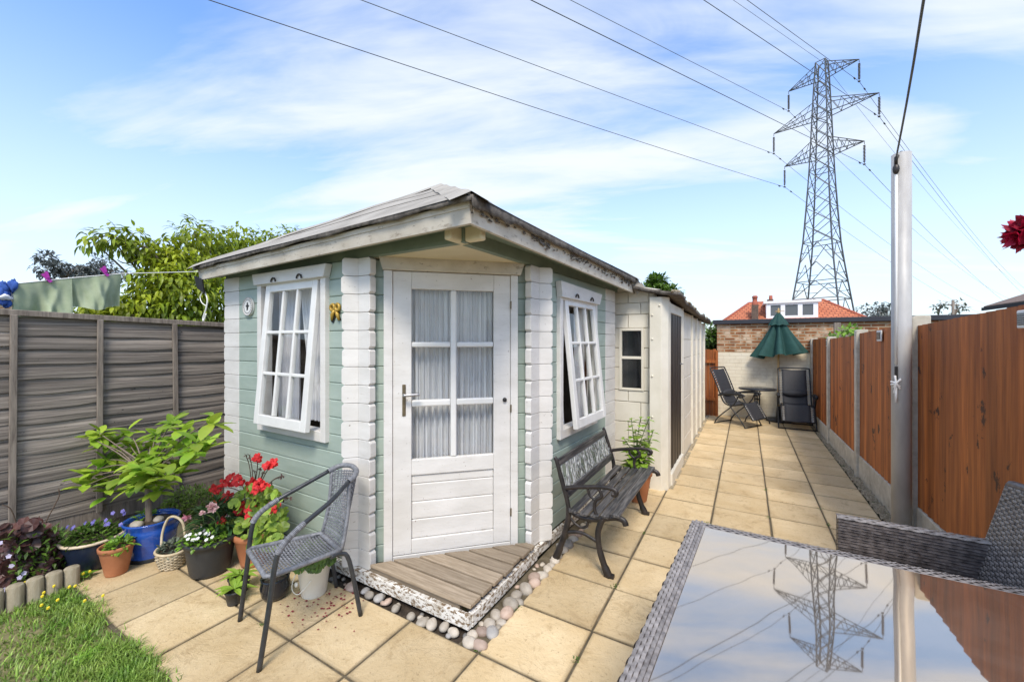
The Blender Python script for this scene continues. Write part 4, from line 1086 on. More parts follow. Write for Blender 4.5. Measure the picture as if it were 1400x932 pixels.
# old post and box behind the fence
b = MB(); b.bar((1.42, 9.2, 0), (1.42, 9.2, 1.93), .09, .09)
t = thing('garden_post', 'grey wooden post behind the far end of the brown fence', 'post', (1.42, 9.2, 0)); b.build('upright', M['fence_post_grey'], t)
b = MB(); b.box(1.475, 1.66, 9.16, 9.24, 1.2, 1.82); b.build('board', M['fence_post_grey'], t)
# ================================================================ PYLON AND ITS LINES
def ld(l, d, z): return RT*l+FW*d+V((0, 0, z))
CL, CD = 35.74, 46.16
bx, ax_ = (.829, .559), (.5596, -.829)          # (lateral, depth): along the line, along the arms
def tp(a, b, z): return ld(CL+ax_[0]*a+bx[0]*b, CD+ax_[1]*a+bx[1]*b, z)
py = thing('pylon', 'tall grey steel lattice electricity pylon rising behind the bungalow', 'pylon', ld(CL, CD, 0))
prof = [(0, 2.9), (3.2, 2.5), (6.4, 2.12), (8.4, 1.88), (10.6, 1.62), (12.9, 1.38), (15.0, 1.25), (17.0, 1.13), (19.0, 1.03), (21.2, .93), (23.06, .86), (24.8, .80), (26.4, .75), (27.63, .71), (29.2, .65), (30.6, .60), (32.1, .54), (33.75, .46)]
def wz(z):
    for i in range(len(prof)-1):
        if prof[i][0] <= z <= prof[i+1][0]:
            t = (z-prof[i][0])/(prof[i+1][0]-prof[i][0]); return prof[i][1]+(prof[i+1][1]-prof[i][1])*t
    return prof[-1][1]
def cn(z):
    w_ = wz(z); return [tp(w_, w_, z), tp(w_, -w_, z), tp(-w_, -w_, z), tp(-w_, w_, z)]
b = MB()
for i in range(len(prof)-1):
    A, B = cn(prof[i][0]), cn(prof[i+1][0])
    for k in range(4):
        l = (k+1) % 4
        b.tube([A[k], B[k]], .085 if i < 8 else .07, 4)
        if i >= 5:
            b.tube([A[k], B[l]], .04, 4); b.tube([A[l], B[k]], .04, 4)
        else:
            mid = (B[k]+B[l])/2
            b.tube([A[k], mid], .045, 4); b.tube([A[l], mid], .045, 4)
            b.tube([(A[k]+B[k])/2, (A[k]+mid)/2], .03, 4); b.tube([(A[l]+B[l])/2, (A[l]+mid)/2], .03, 4)
        if i in (0, 1, 2, 4, 8, 9, 12, 14, 16): b.tube([B[k], B[l]], .045, 4)
body = b.build('lattice_body', M['steel'], py)
def arm(side, z, h, hang, zb):
    t = tp(side*h, 0, z); b = MB(); lo = cn(z-.15); up = cn(z+zb)
    ks = (0, 1) if side > 0 else (2, 3)
    for k in ks:
        b.tube([lo[k], t], .055, 4); b.tube([up[k], t], .045, 4)
        for f in (.22, .45, .68):
            b.tube([lo[k].lerp(t, f), up[k].lerp(t, f+.08)], .028, 4); b.tube([lo[k].lerp(t, f), up[k].lerp(t, f-.16)], .028, 4)
    for f in (.2, .42, .64): b.tube([lo[ks[0]].lerp(t, f), lo[ks[1]].lerp(t, f+.12)], .028, 4)
    a = b.build('crossarm', M['steel'], py)
    b = MB(); n = 12; e = t-V((0, 0, hang))
    b.tube([t, t-V((0, 0, .35))], .03, 5)
    b.lathe(t-V((0, 0, hang)), [x for k in range(n) for x in ((.045, .25+k*(hang-.65)/n), (.125, .25+(k+.3)*(hang-.65)/n), (.125, .25+(k+.5)*(hang-.65)/n), (.045, .25+(k+.8)*(hang-.65)/n))], 8)
    b.tube([e+V((0, 0, .25)), e], .035, 5); b.blob(e, .14, .14, .08, 8, 5)
    b.build('insulator', M['insul'], a)
    return e
e = {}
for nm, side, z, h, hg, zb in (('lower left', -1, 23.06, 3.81, 2.5, 1.6), ('lower right', 1, 23.06, 3.81, 2.5, 1.6), ('middle left', -1, 27.63, 5.02, 2.5, 1.5), ('middle right', 1, 27.63, 5.02, 2.5, 1.5), ('upper left', -1, 32.1, 3.374, 2.4, 1.3), ('upper right', 1, 32.1, 3.374, 2.4, 1.3)):
    e[nm] = arm(side, z, h, hg, zb)
b = MB(); c = cn(4.6); d_ = (c[1]-c[2]).normalized()
b.bar(tp(.35, -wz(4.6)-.1, 4.3), tp(.35, -wz(4.6)-.1, 5.0), .7, .03, up=tuple(ld(bx[0], bx[1], 0))); b.build('warning_plate', M['sign_yellow'], py)
b = MB(); b.bar(tp(-1.7, -wz(3.3)-.1, 3.1), tp(-1.7, -wz(3.3)-.1, 3.7), .6, .03, up=tuple(ld(bx[0], bx[1], 0))); b.build('number_plate', M['black'], py)
WA = {'lower left': (.116, .00038, .10, .00033), 'lower right': (.116, .00038, .10, .00033)}
def line(nm, A, label, aL, cL, r=.021):
    b = MB(); pts = []
    for s in range(-60, 41):
        x = s*4.0 if s < 0 else s*6.0
        k = -x if x < 0 else x
        dz = (-aL*k+cL*k*k) if x < 0 else (-.115*k+.0003*k*k)
        pts.append(A+ld(bx[0]*x, bx[1]*x, dz))
    b.tube(pts, r, 5)
    if A.z < 33:
        for q in (-1.6, 1.6):
            p = A+ld(bx[0]*q, bx[1]*q, -.18); p2 = A+ld(bx[0]*(q+.35), bx[1]*(q+.35), -.2); b.tube([p, p2], .07, 5)
    tag(b.build('power_cable', M['wire']), label, 'power cable', 'power cables strung from the pylon')
line('ll', e['lower left'], 'power cable from the lowest left arm of the pylon, lowest in the picture', .0791, .00017)
line('ml', e['middle left'], 'power cable from the longest left arm of the pylon', .092, .00006)
line('tl', e['upper left'], 'power cable from the uppermost left arm of the pylon', .0965, .00002)
line('lr', e['lower right'], 'power cable from the lowest right arm of the pylon', .0815, .00002)
line('mr', e['middle right'], 'power cable from the longest right arm of the pylon', .104, .00002)
line('tr', e['upper right'], 'power cable from the uppermost right arm of the pylon', .113, .00002)
line('ew', tp(0, 0, 33.8), 'thin earth wire over the very top of the pylon', .115, .00002, .016)
# ================================================================ TREES, LAUNDRY BEYOND THE FENCE
def foliage(mb, c, r, n, L, W, sq=(1, 1, 1), droop=.4, segs=2, hang=.0, tn=(.55, 1.25)):
    c = V(c)
    for k in range(n):
        d = rdir(); rr = r*(rnd(.15, 1)**.5)
        p = c+V((d.x*sq[0], d.y*sq[1], d.z*sq[2]))*rr
        dd = (d+rdir()*.8+V((0, 0, -hang))).normalized()
        mb.tone = rnd(*tn); mb.leaf(p, dd, L*rnd(.6, 1.2), W*rnd(.7, 1.2), droop=droop, segs=segs)
def limb(mb, pts, r0, r1, n=6):
    q = arc(pts, 5); mb.tube(q, [r0+(r1-r0)*i/(len(q)-1) for i in range(len(q))], n)
# cherry
ct = thing('cherry_tree', 'leafy yellow green cherry tree beyond the grey fence beside the summerhouse roof', 'tree', (-6.7, 2.9, 0))
pts = [(265, 318, -6.5, 22), (255, 345, -6.4, 26), (290, 330, -6.7, 26), (305, 330, -6.9, 24), (330, 328, -7.0, 26), (360, 330, -7.2, 26), (398, 320, -7.2, 16), (380, 327, -7.2, 22), (300, 357, -6.6, 30), (268, 370, -6.2, 30), (240, 362, -6.3, 24), (214, 352, -6.4, 20), (233, 387, -6.1, 28), (207, 396, -6.3, 26), (257, 402, -6.0, 30), (282, 392, -6.2, 30), (300, 402, -6.2, 30), (190, 417, -6.2, 24), (222, 420, -6.1, 30), (252, 425, -6.0, 30), (280, 425, -6.2, 30), (300, 430, -6.3, 30), (178, 432, -6.2, 24), (206, 376, -6.3, 22), (150, 324, -6.5, 8), (165, 327, -6.5, 7), (188, 338, -6.5, 13), (172, 340, -6.5, 8), (126, 329, -6.5, 5), (320, 345, -6.9, 28), (352, 342, -7.0, 26), (160, 430, -6.4, 20), (140, 438, -6.6, 20), (200, 440, -6.4, 26), (240, 445, -6.2, 26), (290, 375, -6.6, 26), (265, 355, -7.0, 26), (235, 375, -6.9, 24), (318, 375, -6.9, 26), (340, 360, -7.2, 26), (215, 340, -6.6, 14), (180, 318, -6.6, 6), (122, 430, -6.5, 22), (142, 422, -6.5, 22), (164, 418, -6.5, 22), (105, 436, -6.6, 18), (230, 340, -6.6, 18), (280, 345, -6.8, 24)]
tr = MB(); base_ = V((-6.9, 3.0, 0)); fork = V((-6.85, 2.85, 1.5))
tr.tube([base_, base_+V((.03, -.05, .7)), fork], [.10, .085, .07], 10)
hubs = [fork+V((.2, -.5, .35)), fork+V((.15, .5, .45)), fork+V((0, -.05, .6))]
for h in hubs: limb(tr, [fork, fork.lerp(h, .5)+V((.03, .02, .03)), h], .06, .035)
fo = MB()
for (x, y, X, n) in pts:
    p = atX(x, y, X); h = min(hubs, key=lambda q: (q-p).length)
    mid = h.lerp(p, .55)+V((rnd(-.06, .06), rnd(-.06, .06), .08))
    limb(tr, [h, mid, p], .022, .005, 5)
    rr = .12+.007*n
    foliage(fo, p, rr, int(n*6.4), .108, .044, (.9, .9, .75), .5, 2, .55, (.45, 1.3))
# long bare branches to the left
tip = atX(122, 328, -6.5); h = hubs[0]
limb(tr, [h, atX(215, 352, -6.4), atX(170, 330, -6.5), atX(150, 322, -6.5), tip], .018, .004, 5)
limb(tr, [h, atX(205, 362, -6.4), atX(172, 360, -6.5), atX(160, 355, -6.5)], .014, .004, 5)
tr.build('trunk', M['bark'], ct); fo.build('crown', M['leaf_cherry'], ct)
# sparse far trees
def fartree(label, cx, y0, y1, wpx, D, n, mat, L, group=None, name='tree', sq=None, blobs=9, bias=0):
    top = atD(cx, y0, D); bot = atD(cx, y1, D); rx = wpx/2*D/547; rz = (top.z-bot.z)/2
    c = (top+bot)/2
    t = thing(name, label, 'tree', (c.x, c.y, 0), 0, group)
    b = MB(); limb(b, [(c.x, c.y, 0), (c.x+rx*.05, c.y, c.z*.5), (c.x, c.y, c.z)], max(.12, rx*.06), .05)
    f = MB()
    for k in range(blobs):
        d = rdir(); p = c+RT*(d.x*rx*.68)+FW*(d.y*rx*.68)+V((0, 0, d.z*rz*.68+bias*rz))
        limb(b, [c-V((0, 0, rz*.7)), c.lerp(p, .5)+V((0, 0, .1*rz)), p], .05, .015, 4)
        foliage(f, p, min(rx, rz)*rnd(.32, .5), n//blobs, L, L*.5, (1.15, 1.15, .8), .3, 1, .1, (.5, 1.25))
    b.build('trunk', M['bark'], t); f.build('crown', M[mat], t)
    return t
fartree('grey green airy tree far off above the green towels', 87, 343, 392, 72, 26, 1100, 'leaf_grey', .34)
fartree('sparse grey green tree far off to the left of the cherry tree', 142, 347, 392, 50, 28, 650, 'leaf_grey', .36)
fartree('green bushy tree top showing over the roof between summerhouse and garage', 903, 377, 425, 62, 17, 2600, 'leaf_mid', .26, bias=.1, blobs=14)
fartree('dark green shrub at the left end of the brick outbuilding', 975, 428, 492, 46, 11.3, 1500, 'leaf_mid', .13, name='shrub', blobs=12)
fartree('thin grey tree with lacy crown to the right of the bungalow roof', 1200, 410, 445, 62, 58, 700, 'leaf_grey', .55, blobs=12)
fartree('tiny scraggly treetop just above the flat roof at the far right', 1283, 407, 436, 16, 50, 60, 'leaf_far', .5, blobs=5)
fartree('thin scraggly treetop beside the telegraph pole at the far right', 1306, 409, 436, 22, 52, 90, 'leaf_far', .5, blobs=5)
b = MB(); p = atD(1303, 410, 50); b.tube([(p.x, p.y, 0), p], .14, 8)
t = thing('telegraph_pole', 'short dark telegraph pole between two scraggly treetops at the far right', 'pole', (p.x, p.y, 0)); b.build('pole', M['fence_post_grey'], t)
b = MB(); b.box(p.x-.5, p.x+.5, p.y-.05, p.y+.05, p.z-.7, p.z-.55); b.build('crossarm', M['fence_post_grey'], t)
# plant tops over the brown fence
t = thing('plant', 'yellow green plant tops peeping over the far brown fence panels', 'plant', (1.5, 7.6, 0))
f = MB(); s_ = MB()
for (x, y) in ((1125, 460), (1135, 461), (1146, 459), (1155, 452), (1164, 449), (1170, 455), (1143, 462)):
    p = atX(x, y, 1.34); s_.tube([(p.x, p.y, 0), p], .008, 5); foliage(f, p, .07, 26, .09, .06, (1, 1, .6), .2, 1)
s_.build('stem', M['stem'], t); f.build('leaves', M['leaf_bright'], t)
# laundry
XL = -5.7
LP = [atX(-260, 412, XL), atX(18, 388, XL), atX(97, 380, XL), atX(166, 374, XL), V((-5.7, 4.0, 2.75))]
b = MB(); b.tube(LP, .004, 5)
tag(b.build('washing_line', M['rope']), 'thin washing line carrying the laundry beyond the grey fence', 'washing line')
def towel(a, b_, drop, label, seed):
    def f(u, v):
        p = a.lerp(b_, u); k = .012*math.sin(u*17+seed+v*4)*v+.010*math.sin(u*29+seed*2-v*6)*v+.05*math.sin(u*6.5+seed+v*1.5)*v+.05*math.exp(-((u-.45-.15*v)*12)**2)*v+.04*math.exp(-((u-.8+.25*v)*16)**2)*v
        return p+V((k-.02*v, 0, -drop[0]*v-(drop[1]-drop[0])*v*u-.025*v*math.sin(u*7+seed)-.03*v*abs(math.sin(u*3.3+seed))))
    m_ = MB(); m_.surf(f, 40, 16); 
    m_.surf(lambda u, v: f(u, v*.9)+V((-.035-.02*v, 0, .004)), 40, 12)
    m_.surf(lambda u, v: a.lerp(b_, u)+V((-.036*v, 0, .006*math.sin(v*3.14))), 40, 3)
    return tag(m_.build('towel', M['towel']), label, 'towel')
towel(LP[1], LP[2].lerp(LP[3], .02), (.36, .42), 'longer sage green towel on the line at the left, its hem below the fence top', 1)
towel(LP[2].lerp(LP[3], .03), LP[3], (.28, .34), 'shorter sage green towel on the line nearest the cherry tree', 4)
for (x, y, lab) in ((64, 380, 'magenta peg on the longer green towel'), (143, 372, 'magenta peg on the shorter green towel')):
    p = atX(x, y, XL+.02); b = MB(); b.fbox(Fr(p, (0, .8, .6), (1, 0, 0), (0, -.6, .8)), -.012, .012, -.01, .01, -.045, .045); b.fbox(Fr(p+V((.012, 0, .03)), (0, .8, .2), (1, 0, 0), (0, -.2, .8)), -.01, .01, -.006, .006, -.03, .03)
    tag(b.build('clothes_peg', M['peg']), lab, 'peg')
g_ = thing('shirt', 'crumpled blue and white garment pegged on the line at the left edge', 'garment', atX(6, 402, XL))
def gar(c, s, nb):
    m_ = MB()
    for k in range(nb):
        o = V((rnd(-.02, .02), rnd(-.06, .05)*s, rnd(-.09, .08)*s)); m_.blob(c+o, .018, .026*s, .045*s, 12, 8, .35)
    return m_
c = atX(6, 401, XL); gar(c, 1.0, 14).build('sleeve', M['denim'], g_)
m_ = MB(); m_.blob(atX(7, 406, XL+.04), .018, .04, .022, 12, 8, .4); m_.blob(atX(19, 400, XL-.02), .012, .02, .06, 12, 8, .3); m_.build('white_lining', M['white_cloth'], g_)
nbh = thing('house', 'low red brick neighbouring house just above the grey fence at the left edge', 'house', (-30, 4, 0))
p0 = atX(-20, 418, -26); p1 = atX(27, 418, -26)
b = MB(); b.box(-34, -26, p0.y-6, p1.y, -.1, 3.6); b.build('wall', M['brick'], nbh)
b = MB(); b.prism(Fr((0, 0, 0), (1, 0, 0), (0, 1, 0)), [(-34.3, 3.55), (-25.7, 3.55), (-30, 4.1)], p0.y-6.3, p1.y+.2); b.build('roof', M['tile_brown'], nbh)
# ================================================================ BISTRO CHAIR
ch = thing('bistro_chair', 'grey wicker bistro chair with dark tubular frame in front of the geraniums', 'chair', (-2.2, 1.37, 0))
fl = [(-2.502, 1.191, .0), (-2.462, 1.208, .30), (-2.440, 1.222, .52), (-2.420, 1.245, .60), (-2.375, 1.325, .665), (-2.325, 1.47, .725), (-2.285, 1.600, .775)]
fr_ = [(-2.039, 1.055, .0), (-2.002, 1.082, .30), (-1.978, 1.100, .52), (-1.962, 1.130, .60), (-1.945, 1.215, .665), (-1.965, 1.390, .722), (-2.015, 1.545, .775)]
top = [V(fl[-1]), V((-2.262, 1.668, .795)), V((-2.185, 1.690, .803)), V((-2.080, 1.650, .800)), V((-2.026, 1.592, .790)), V(fr_[-1])]
b = MB(); b.tube(arc([fl[0], fl[1], fl[2], fl[3], fl[4], fl[5], fl[6]]), .0125, 10); b.build('leg', M['tube_dark'], ch)
b = MB(); b.tube(arc([fr_[0], fr_[1], fr_[2], fr_[3], fr_[4], fr_[5], fr_[6]]), .0125, 10); b.build('leg', M['tube_dark'], ch)
b = MB(); b.tube(arc(top), .0155, 10); b.build('back_rail', M['wicker_grey'], ch)
def wrap(pts, a, c):
    q = arc(pts, 10); L_ = len(q); m_ = MB(); q = q[int(a*L_):int(c*L_)]
    for i in range(len(q)-1):
        d = (q[i+1]-q[i])
        for k in range(2):
            p = q[i]+d*(k/2); m_.tone = rnd(.9, 1.5); m_.tube([p, p+d*.26, p+d*.46], [.0135, .0165, .0135], 10)
    return m_
wrap(fl, .40, .69).build('arm_wrap', M['wicker_grey'], ch); wrap(fr_, .40, .69).build('arm_wrap', M['wicker_grey'], ch)
sFL, sFR, sBR, sBL = V((-2.41, 1.185, .435)), V((-2.035, 1.088, .435)), V((-1.985, 1.465, .415)), V((-2.262, 1.535, .415))
def seat(u, v):
    p = sFL.lerp(sFR, u).lerp(sBL.lerp(sBR, u), v)
    k = 4*u*(1-u)
    return p+V((0, 0, -.018*k*(1-(2*v-1)**4)-(.012 if v < .05 else 0)*0))
b = MB(); b.weave(seat, 24, 24, wid=.36, amp=.0035, wwarp=.16); b.build('seat', M['wicker_grey'], ch)
b = MB(); ring = [seat(t, 0) for t in (0.06, .3, .6, .94)]+[seat(1, t) for t in (.06, .4, .8, 1)]+[seat(t, 1) for t in (.7, .3, 0)]+[seat(0, t) for t in (.8, .4, .06)]
b.tube(ring, .013, 8, closed=True); b.build('seat_rim', M['wicker_grey'], ch)
bl, br = sBL+V((.0, .01, .0)), sBR+V((0, .01, 0))
def back(u, v):
    lo = bl.lerp(br, u); hi = (V(fl[-1])+V((.005, .02, .0))).lerp(V(fr_[-1]), u)
    k = 4*u*(1-u)
    p = lo.lerp(hi, v)
    return p+V((.035, .085, .012))*k*(v**.8)+V((.02, .05, 0))*math.sin(v*3.14)*.25
b = MB(); b.weave(back, 20, 26, wid=.36, amp=.0035, wwarp=.16); b.build('backrest', M['wicker_grey'], ch)
for u in (0, 1):
    b = MB(); b.tube([back(u, t/8) for t in range(9)], .011, 8); b.build('back_frame', M['wicker_grey'], ch)
for a in ((sBL, (-2.275, 1.60, .30), (-2.302, 1.671, 0)), (sBR, (-1.965, 1.51, .34), (-1.941, 1.569, 0))):
    b = MB(); b.tube(arc([V(a[0])+V((0, -.06, -.01)), V(a[0])+V((0, 0, -.02)), a[1], a[2]]), .0125, 10); b.build('leg', M['tube_dark'], ch)
for p in ((fl[0]), (fr_[0])): pass

# ================================================================ GARDEN BENCH
bn = thing('garden_bench', 'black slatted garden bench with cast iron ends under the right window', 'bench', (-1.0, 3.25, 0))
def endframe(y):
    def P(x, z): return (x, y, z)
    b = MB()
    k = lambda pts, r: b.tube(arc([P(*p) for p in pts]), r, 8, flat=.75)
    k([(-1.205, .0), (-1.165, .10), (-1.125, .22), (-1.095, .35), (-1.105, .45), (-1.135, .55), (-1.165, .65), (-1.192, .735), (-1.205, .752)], [.026]*6+[.022]*12+[.018]*12+[.016]*11)
    k([(-.80, .0), (-.835, .07), (-.868, .17), (-.88, .27), (-.865, .34), (-.845, .385)], [.030]*5+[.024]*5+[.021]*16)
    k([(-1.100, .40), (-1.04, .372), (-.95, .362), (-.85, .385), (-.76, .412), (-.705, .405), (-.688, .375)], .021)
    k([(-1.135, .54), (-1.06, .562), (-.96, .582), (-.86, .600), (-.785, .602), (-.752, .585), (-.762, .562), (-.785, .566)], .0155)
    k([(-.88, .385), (-.905, .44), (-.895, .50), (-.855, .535), (-.865, .57), (-.885, .595)], .0125)
    k([(-.90, .50), (-.94, .53), (-.955, .58)], .010)
    k([(-1.13, .22), (-1.06, .245), (-.99, .252), (-.92, .232), (-.875, .215)], .0135)
    k([(-1.10, .36), (-1.05, .31), (-1.0, .29), (-.96, .31), (-.95, .35)], .010)
    b.add([P(-1.235, 0), P(-1.165, 0), P(-1.175, .03), P(-1.215, .03)], [(0, 1, 2, 3)])
    b.fbox(Fr((0, y, 0), (1, 0, 0), (0, 1, 0)), -.835, -.768, -.016, .016, 0, .022); b.fbox(Fr((0, y, 0), (1, 0, 0), (0, 1, 0)), -1.235, -1.175, -.016, .016, 0, .022)
    b.build('end_frame', M['metal_black'], bn)
endframe(2.675); endframe(3.815)
for x, z in ((-1.055, .388), (-.978, .383), (-.902, .388), (-.826, .402), (-.752, .424)):
    b = MB(); b.tone = rnd(.7, 1.7); b.box(x-.0285, x+.0285, 2.645, 3.845, z, z+.020)
    b.build('seat_slat', M['bench_slat'], bn, bevel=.004)
BK = Fr((-1.118, 2.70, .505), (0, 1, 0), (.95, 0, .30), (-.30, 0, .95))   # back: x along the bench, z up the slope
b = MB(); b.fbox(BK, -.01, 1.10, -.012, .012, .195, .245); b.build('back_rail', M['bench_slat'], bn, bevel=.004)
b = MB(); b.fbox(BK, -.01, 1.10, -.012, .012, -.035, .020); b.build('back_rail', M['bench_slat'], bn, bevel=.004)
b = MB(); ran = random.Random(3)
for k in range(34):
    x = .01+k*.0325; z0 = .022; pts = [BK.P(x+ran.uniform(-.02, .02), 0, z0)]
    q = x
    for j in range(1, 5):
        q += ran.uniform(-.030, .034); pts.append(BK.P(min(max(q, 0), 1.09), 0, z0+j*.043))
    b.tube(arc(pts, 3), ran.uniform(.0045, .0075), 6)
    if k % 2 == 0:
        c = BK.P(x+.012, .002, ran.uniform(.05, .16)); b.leaf(c, BK.x*ran.uniform(-.6, .6)+BK.z, .055, .032, up=BK.y, droop=.1); b.leaf(c, BK.x+BK.z*ran.uniform(-.4, .3), .05, .026, up=BK.y, droop=.1)
b.fbox(BK, 0, 1.09, -.004, .004, .018, .026); b.fbox(BK, 0, 1.09, -.004, .004, .188, .196)
b.build('cast_panel', M['pewter'], bn)

# ================================================================ RATTAN TABLE, its top leaning slightly towards the viewer
tb = thing('dining_table', 'rattan garden table with reflective smoked glass top in the right foreground', 'table', (.55, 1.2, 0))
tl = R(-1.4); TX0, TX1, TY1, TY0 = -.222, 1.36, 2.092, .55
ta = R(-2.6)*1.0
TF = Fr((TX0, TY1, .742), (1, -.004, 0), (math.sin(R(2.4)), math.cos(R(2.4))*math.cos(tl), math.sin(tl)), (0, 0, 1))
TF.z = TF.x.cross(TF.y).normalized()
W_, D_ = TX1-TX0, TY1-TY0; rw = .062
def strip(mb, o, du, dv, nu, nv):
    mb.weave(lambda u, v: o+du*u+dv*v+TF.z*(.004*math.sin(math.pi*v)), nu, nv, wid=.44, amp=.0022, warp=False, sub=4, cells=True)
b = MB()
P = TF.P
strip(b, P(0, 0, 0), TF.x*W_, TF.y*-rw, 46, 5); strip(b, P(0, -D_+rw, 0), TF.x*W_, TF.y*-rw, 46, 5)
strip(b, P(0, 0, .001), TF.y*-D_, TF.x*rw, 44, 5); strip(b, P(W_-rw, 0, .001), TF.y*-D_, TF.x*rw, 44, 5)
rim = b.build('table_rim', M['rattan_light'], tb)
b = MB()
b.fbox(TF, .002, W_-.002, -rw, -.002, -.06, -.0005); b.fbox(TF, .002, W_-.002, -D_+.002, -D_+rw, -.06, -.0005); b.fbox(TF, .002, rw, -D_+rw+.001, -rw-.001, -.06, -.0005); b.fbox(TF, W_-rw, W_-.002, -D_+rw+.001, -rw-.001, -.06, -.0005)
b.build('table_apron', M['rattan'], tb, bevel=.01, seg=2)
b = MB()
strip2 = lambda o, du, dv, nu, nv: b.weave(lambda u, v: o+du*u+dv*v, nu, nv, wid=.47, amp=.0025, warp=False, sub=3)
strip2(P(0, .003, -.006), TF.x*W_, TF.z*-.06, 46, 5); strip2(P(-.003, 0, -.006), TF.y*-D_, TF.z*-.06, 44, 5)
b.build('woven_edge', M['rattan'], tb)
b = MB(); b.fbox(TF, rw+.001, W_-rw-.001, -D_+rw+.001, -rw-.001, -.006, .0035); b.build('glass_top', M['tglass'], tb, bevel=.001)
for (x, y) in ((.035, -.035), (W_-.035, -.035), (.035, -D_+.035), (W_-.035, -D_+.035)):
    p = P(x, y, -.06); b = MB()
    for k in range(4):
        a, c = [(V((-.034, -.034, 0)), V((.034, -.034, 0))), (V((.034, -.034, 0)), V((.034, .034, 0))), (V((.034, .034, 0)), V((-.034, .034, 0))), (V((-.034, .034, 0)), V((-.034, -.034, 0)))][k]
        b.weave(lambda u, v: V((p.x, p.y, 0))+a.lerp(c, u)+V((0, 0, p.z*(1-v))), 4, 34, wid=.47, amp=.002, warp=False)
    b.tone = .5; b.box(p.x-.032, p.x+.032, p.y-.032, p.y+.032, 0, p.z); b.build('leg', M['rattan'], tb)

# ================================================================ RATTAN ARMCHAIR
ac = thing('rattan_armchair', 'brown rattan armchair behind the glass table by the brown fence', 'chair', (.72, 2.42, 0))
AX0, AX1, AY0, AY1, AZ = .418, 1.0, 2.135, 2.735, .672
def wpanel(mb, o, du, dv, nu, nv, amp=.003, wid=.46): mb.weave(lambda u, v: o+du*u+dv*v, nu, nv, wid=wid, amp=amp, warp=False, sub=2)
for (ya, yb) in ((AY1-.055, AY1), (AY0, AY0+.055)):
    b = MB(); h = AZ-.12
    wpanel(b, V((AX0, ya, AZ-.004)), V((AX1-AX0, 0, 0)), V((0, 0, -h)), 13, 38)
    wpanel(b, V((AX0, yb, AZ-.004)), V((AX1-AX0, 0, 0)), V((0, 0, -h)), 13, 38)
    wpanel(b, V((AX0, ya, AZ)), V((0, yb-ya, 0)), V((0, 0, -h)), 2, 38)
    b.tone = .3; b.box(AX0+.006, AX1, ya+.005, yb-.005, AZ-h, AZ-.008)
    arm_ = b.build('arm', M['rattan'], ac)
    b = MB(); b.weave(lambda u, v: V((AX0-.004+(AX1-AX0)*u, ya-.004+(yb-ya+.008)*v, AZ+.010*math.sin(math.pi*v))), 22, 4, wid=.47, amp=.002, warp=False, sub=2)
    b.build('arm_top', M['rattan_light'], arm_)
bk0, bk1 = V((.90, 0, .42)), V((1.025, 0, .940))
def backf(u, v):
    p = bk0.lerp(bk1, v); r = .012*math.sin(math.pi*u)
    return V((p.x+r, AY1-.01-(AY1-AY0-.02)*u, p.z+.02*math.sin(math.pi*u)*v))
b = MB(); b.weave(backf, 22, 44, wid=.46, amp=.003, warp=True, wwarp=.3, sub=2, dark=.35)
b.weave(lambda u, v: backf(u, v)+V((.045, 0, 0)), 22, 44, wid=.46, amp=.003, warp=False, sub=2)
b.tone = .35; b.surf(lambda u, v: backf(u, v)+V((.02, 0, 0)), 8, 8)
b.build('backrest', M['rattan_light'], ac)
b = MB(); b.tube([backf(0, t/10)+V((.022, .004, 0)) for t in range(11)]+[backf(t/10, 1)+V((.022, 0, .004)) for t in range(11)]+[backf(1, 1-t/10)+V((.022, -.004, 0)) for t in range(11)], .020, 8); b.build('back_edge', M['rattan'], ac)
b = MB(); b.box(AX0+.03, .95, AY0+.056, AY1-.056, .30, .40); b.weave(lambda u, v: V((AX0+.02+.52*u, AY0+.056+(AY1-AY0-.112)*v, .402)), 14, 26, amp=.003, warp=False); b.build('seat', M['rattan'], ac)
for (x, y) in ((AX0+.03, AY0+.03), (AX0+.03, AY1-.03), (.96, AY0+.03), (.96, AY1-.03)):
    b = MB(); b.box(x-.025, x+.025, y-.025, y+.025, 0, .30); b.build('leg', M['rattan'], ac, bevel=.006)

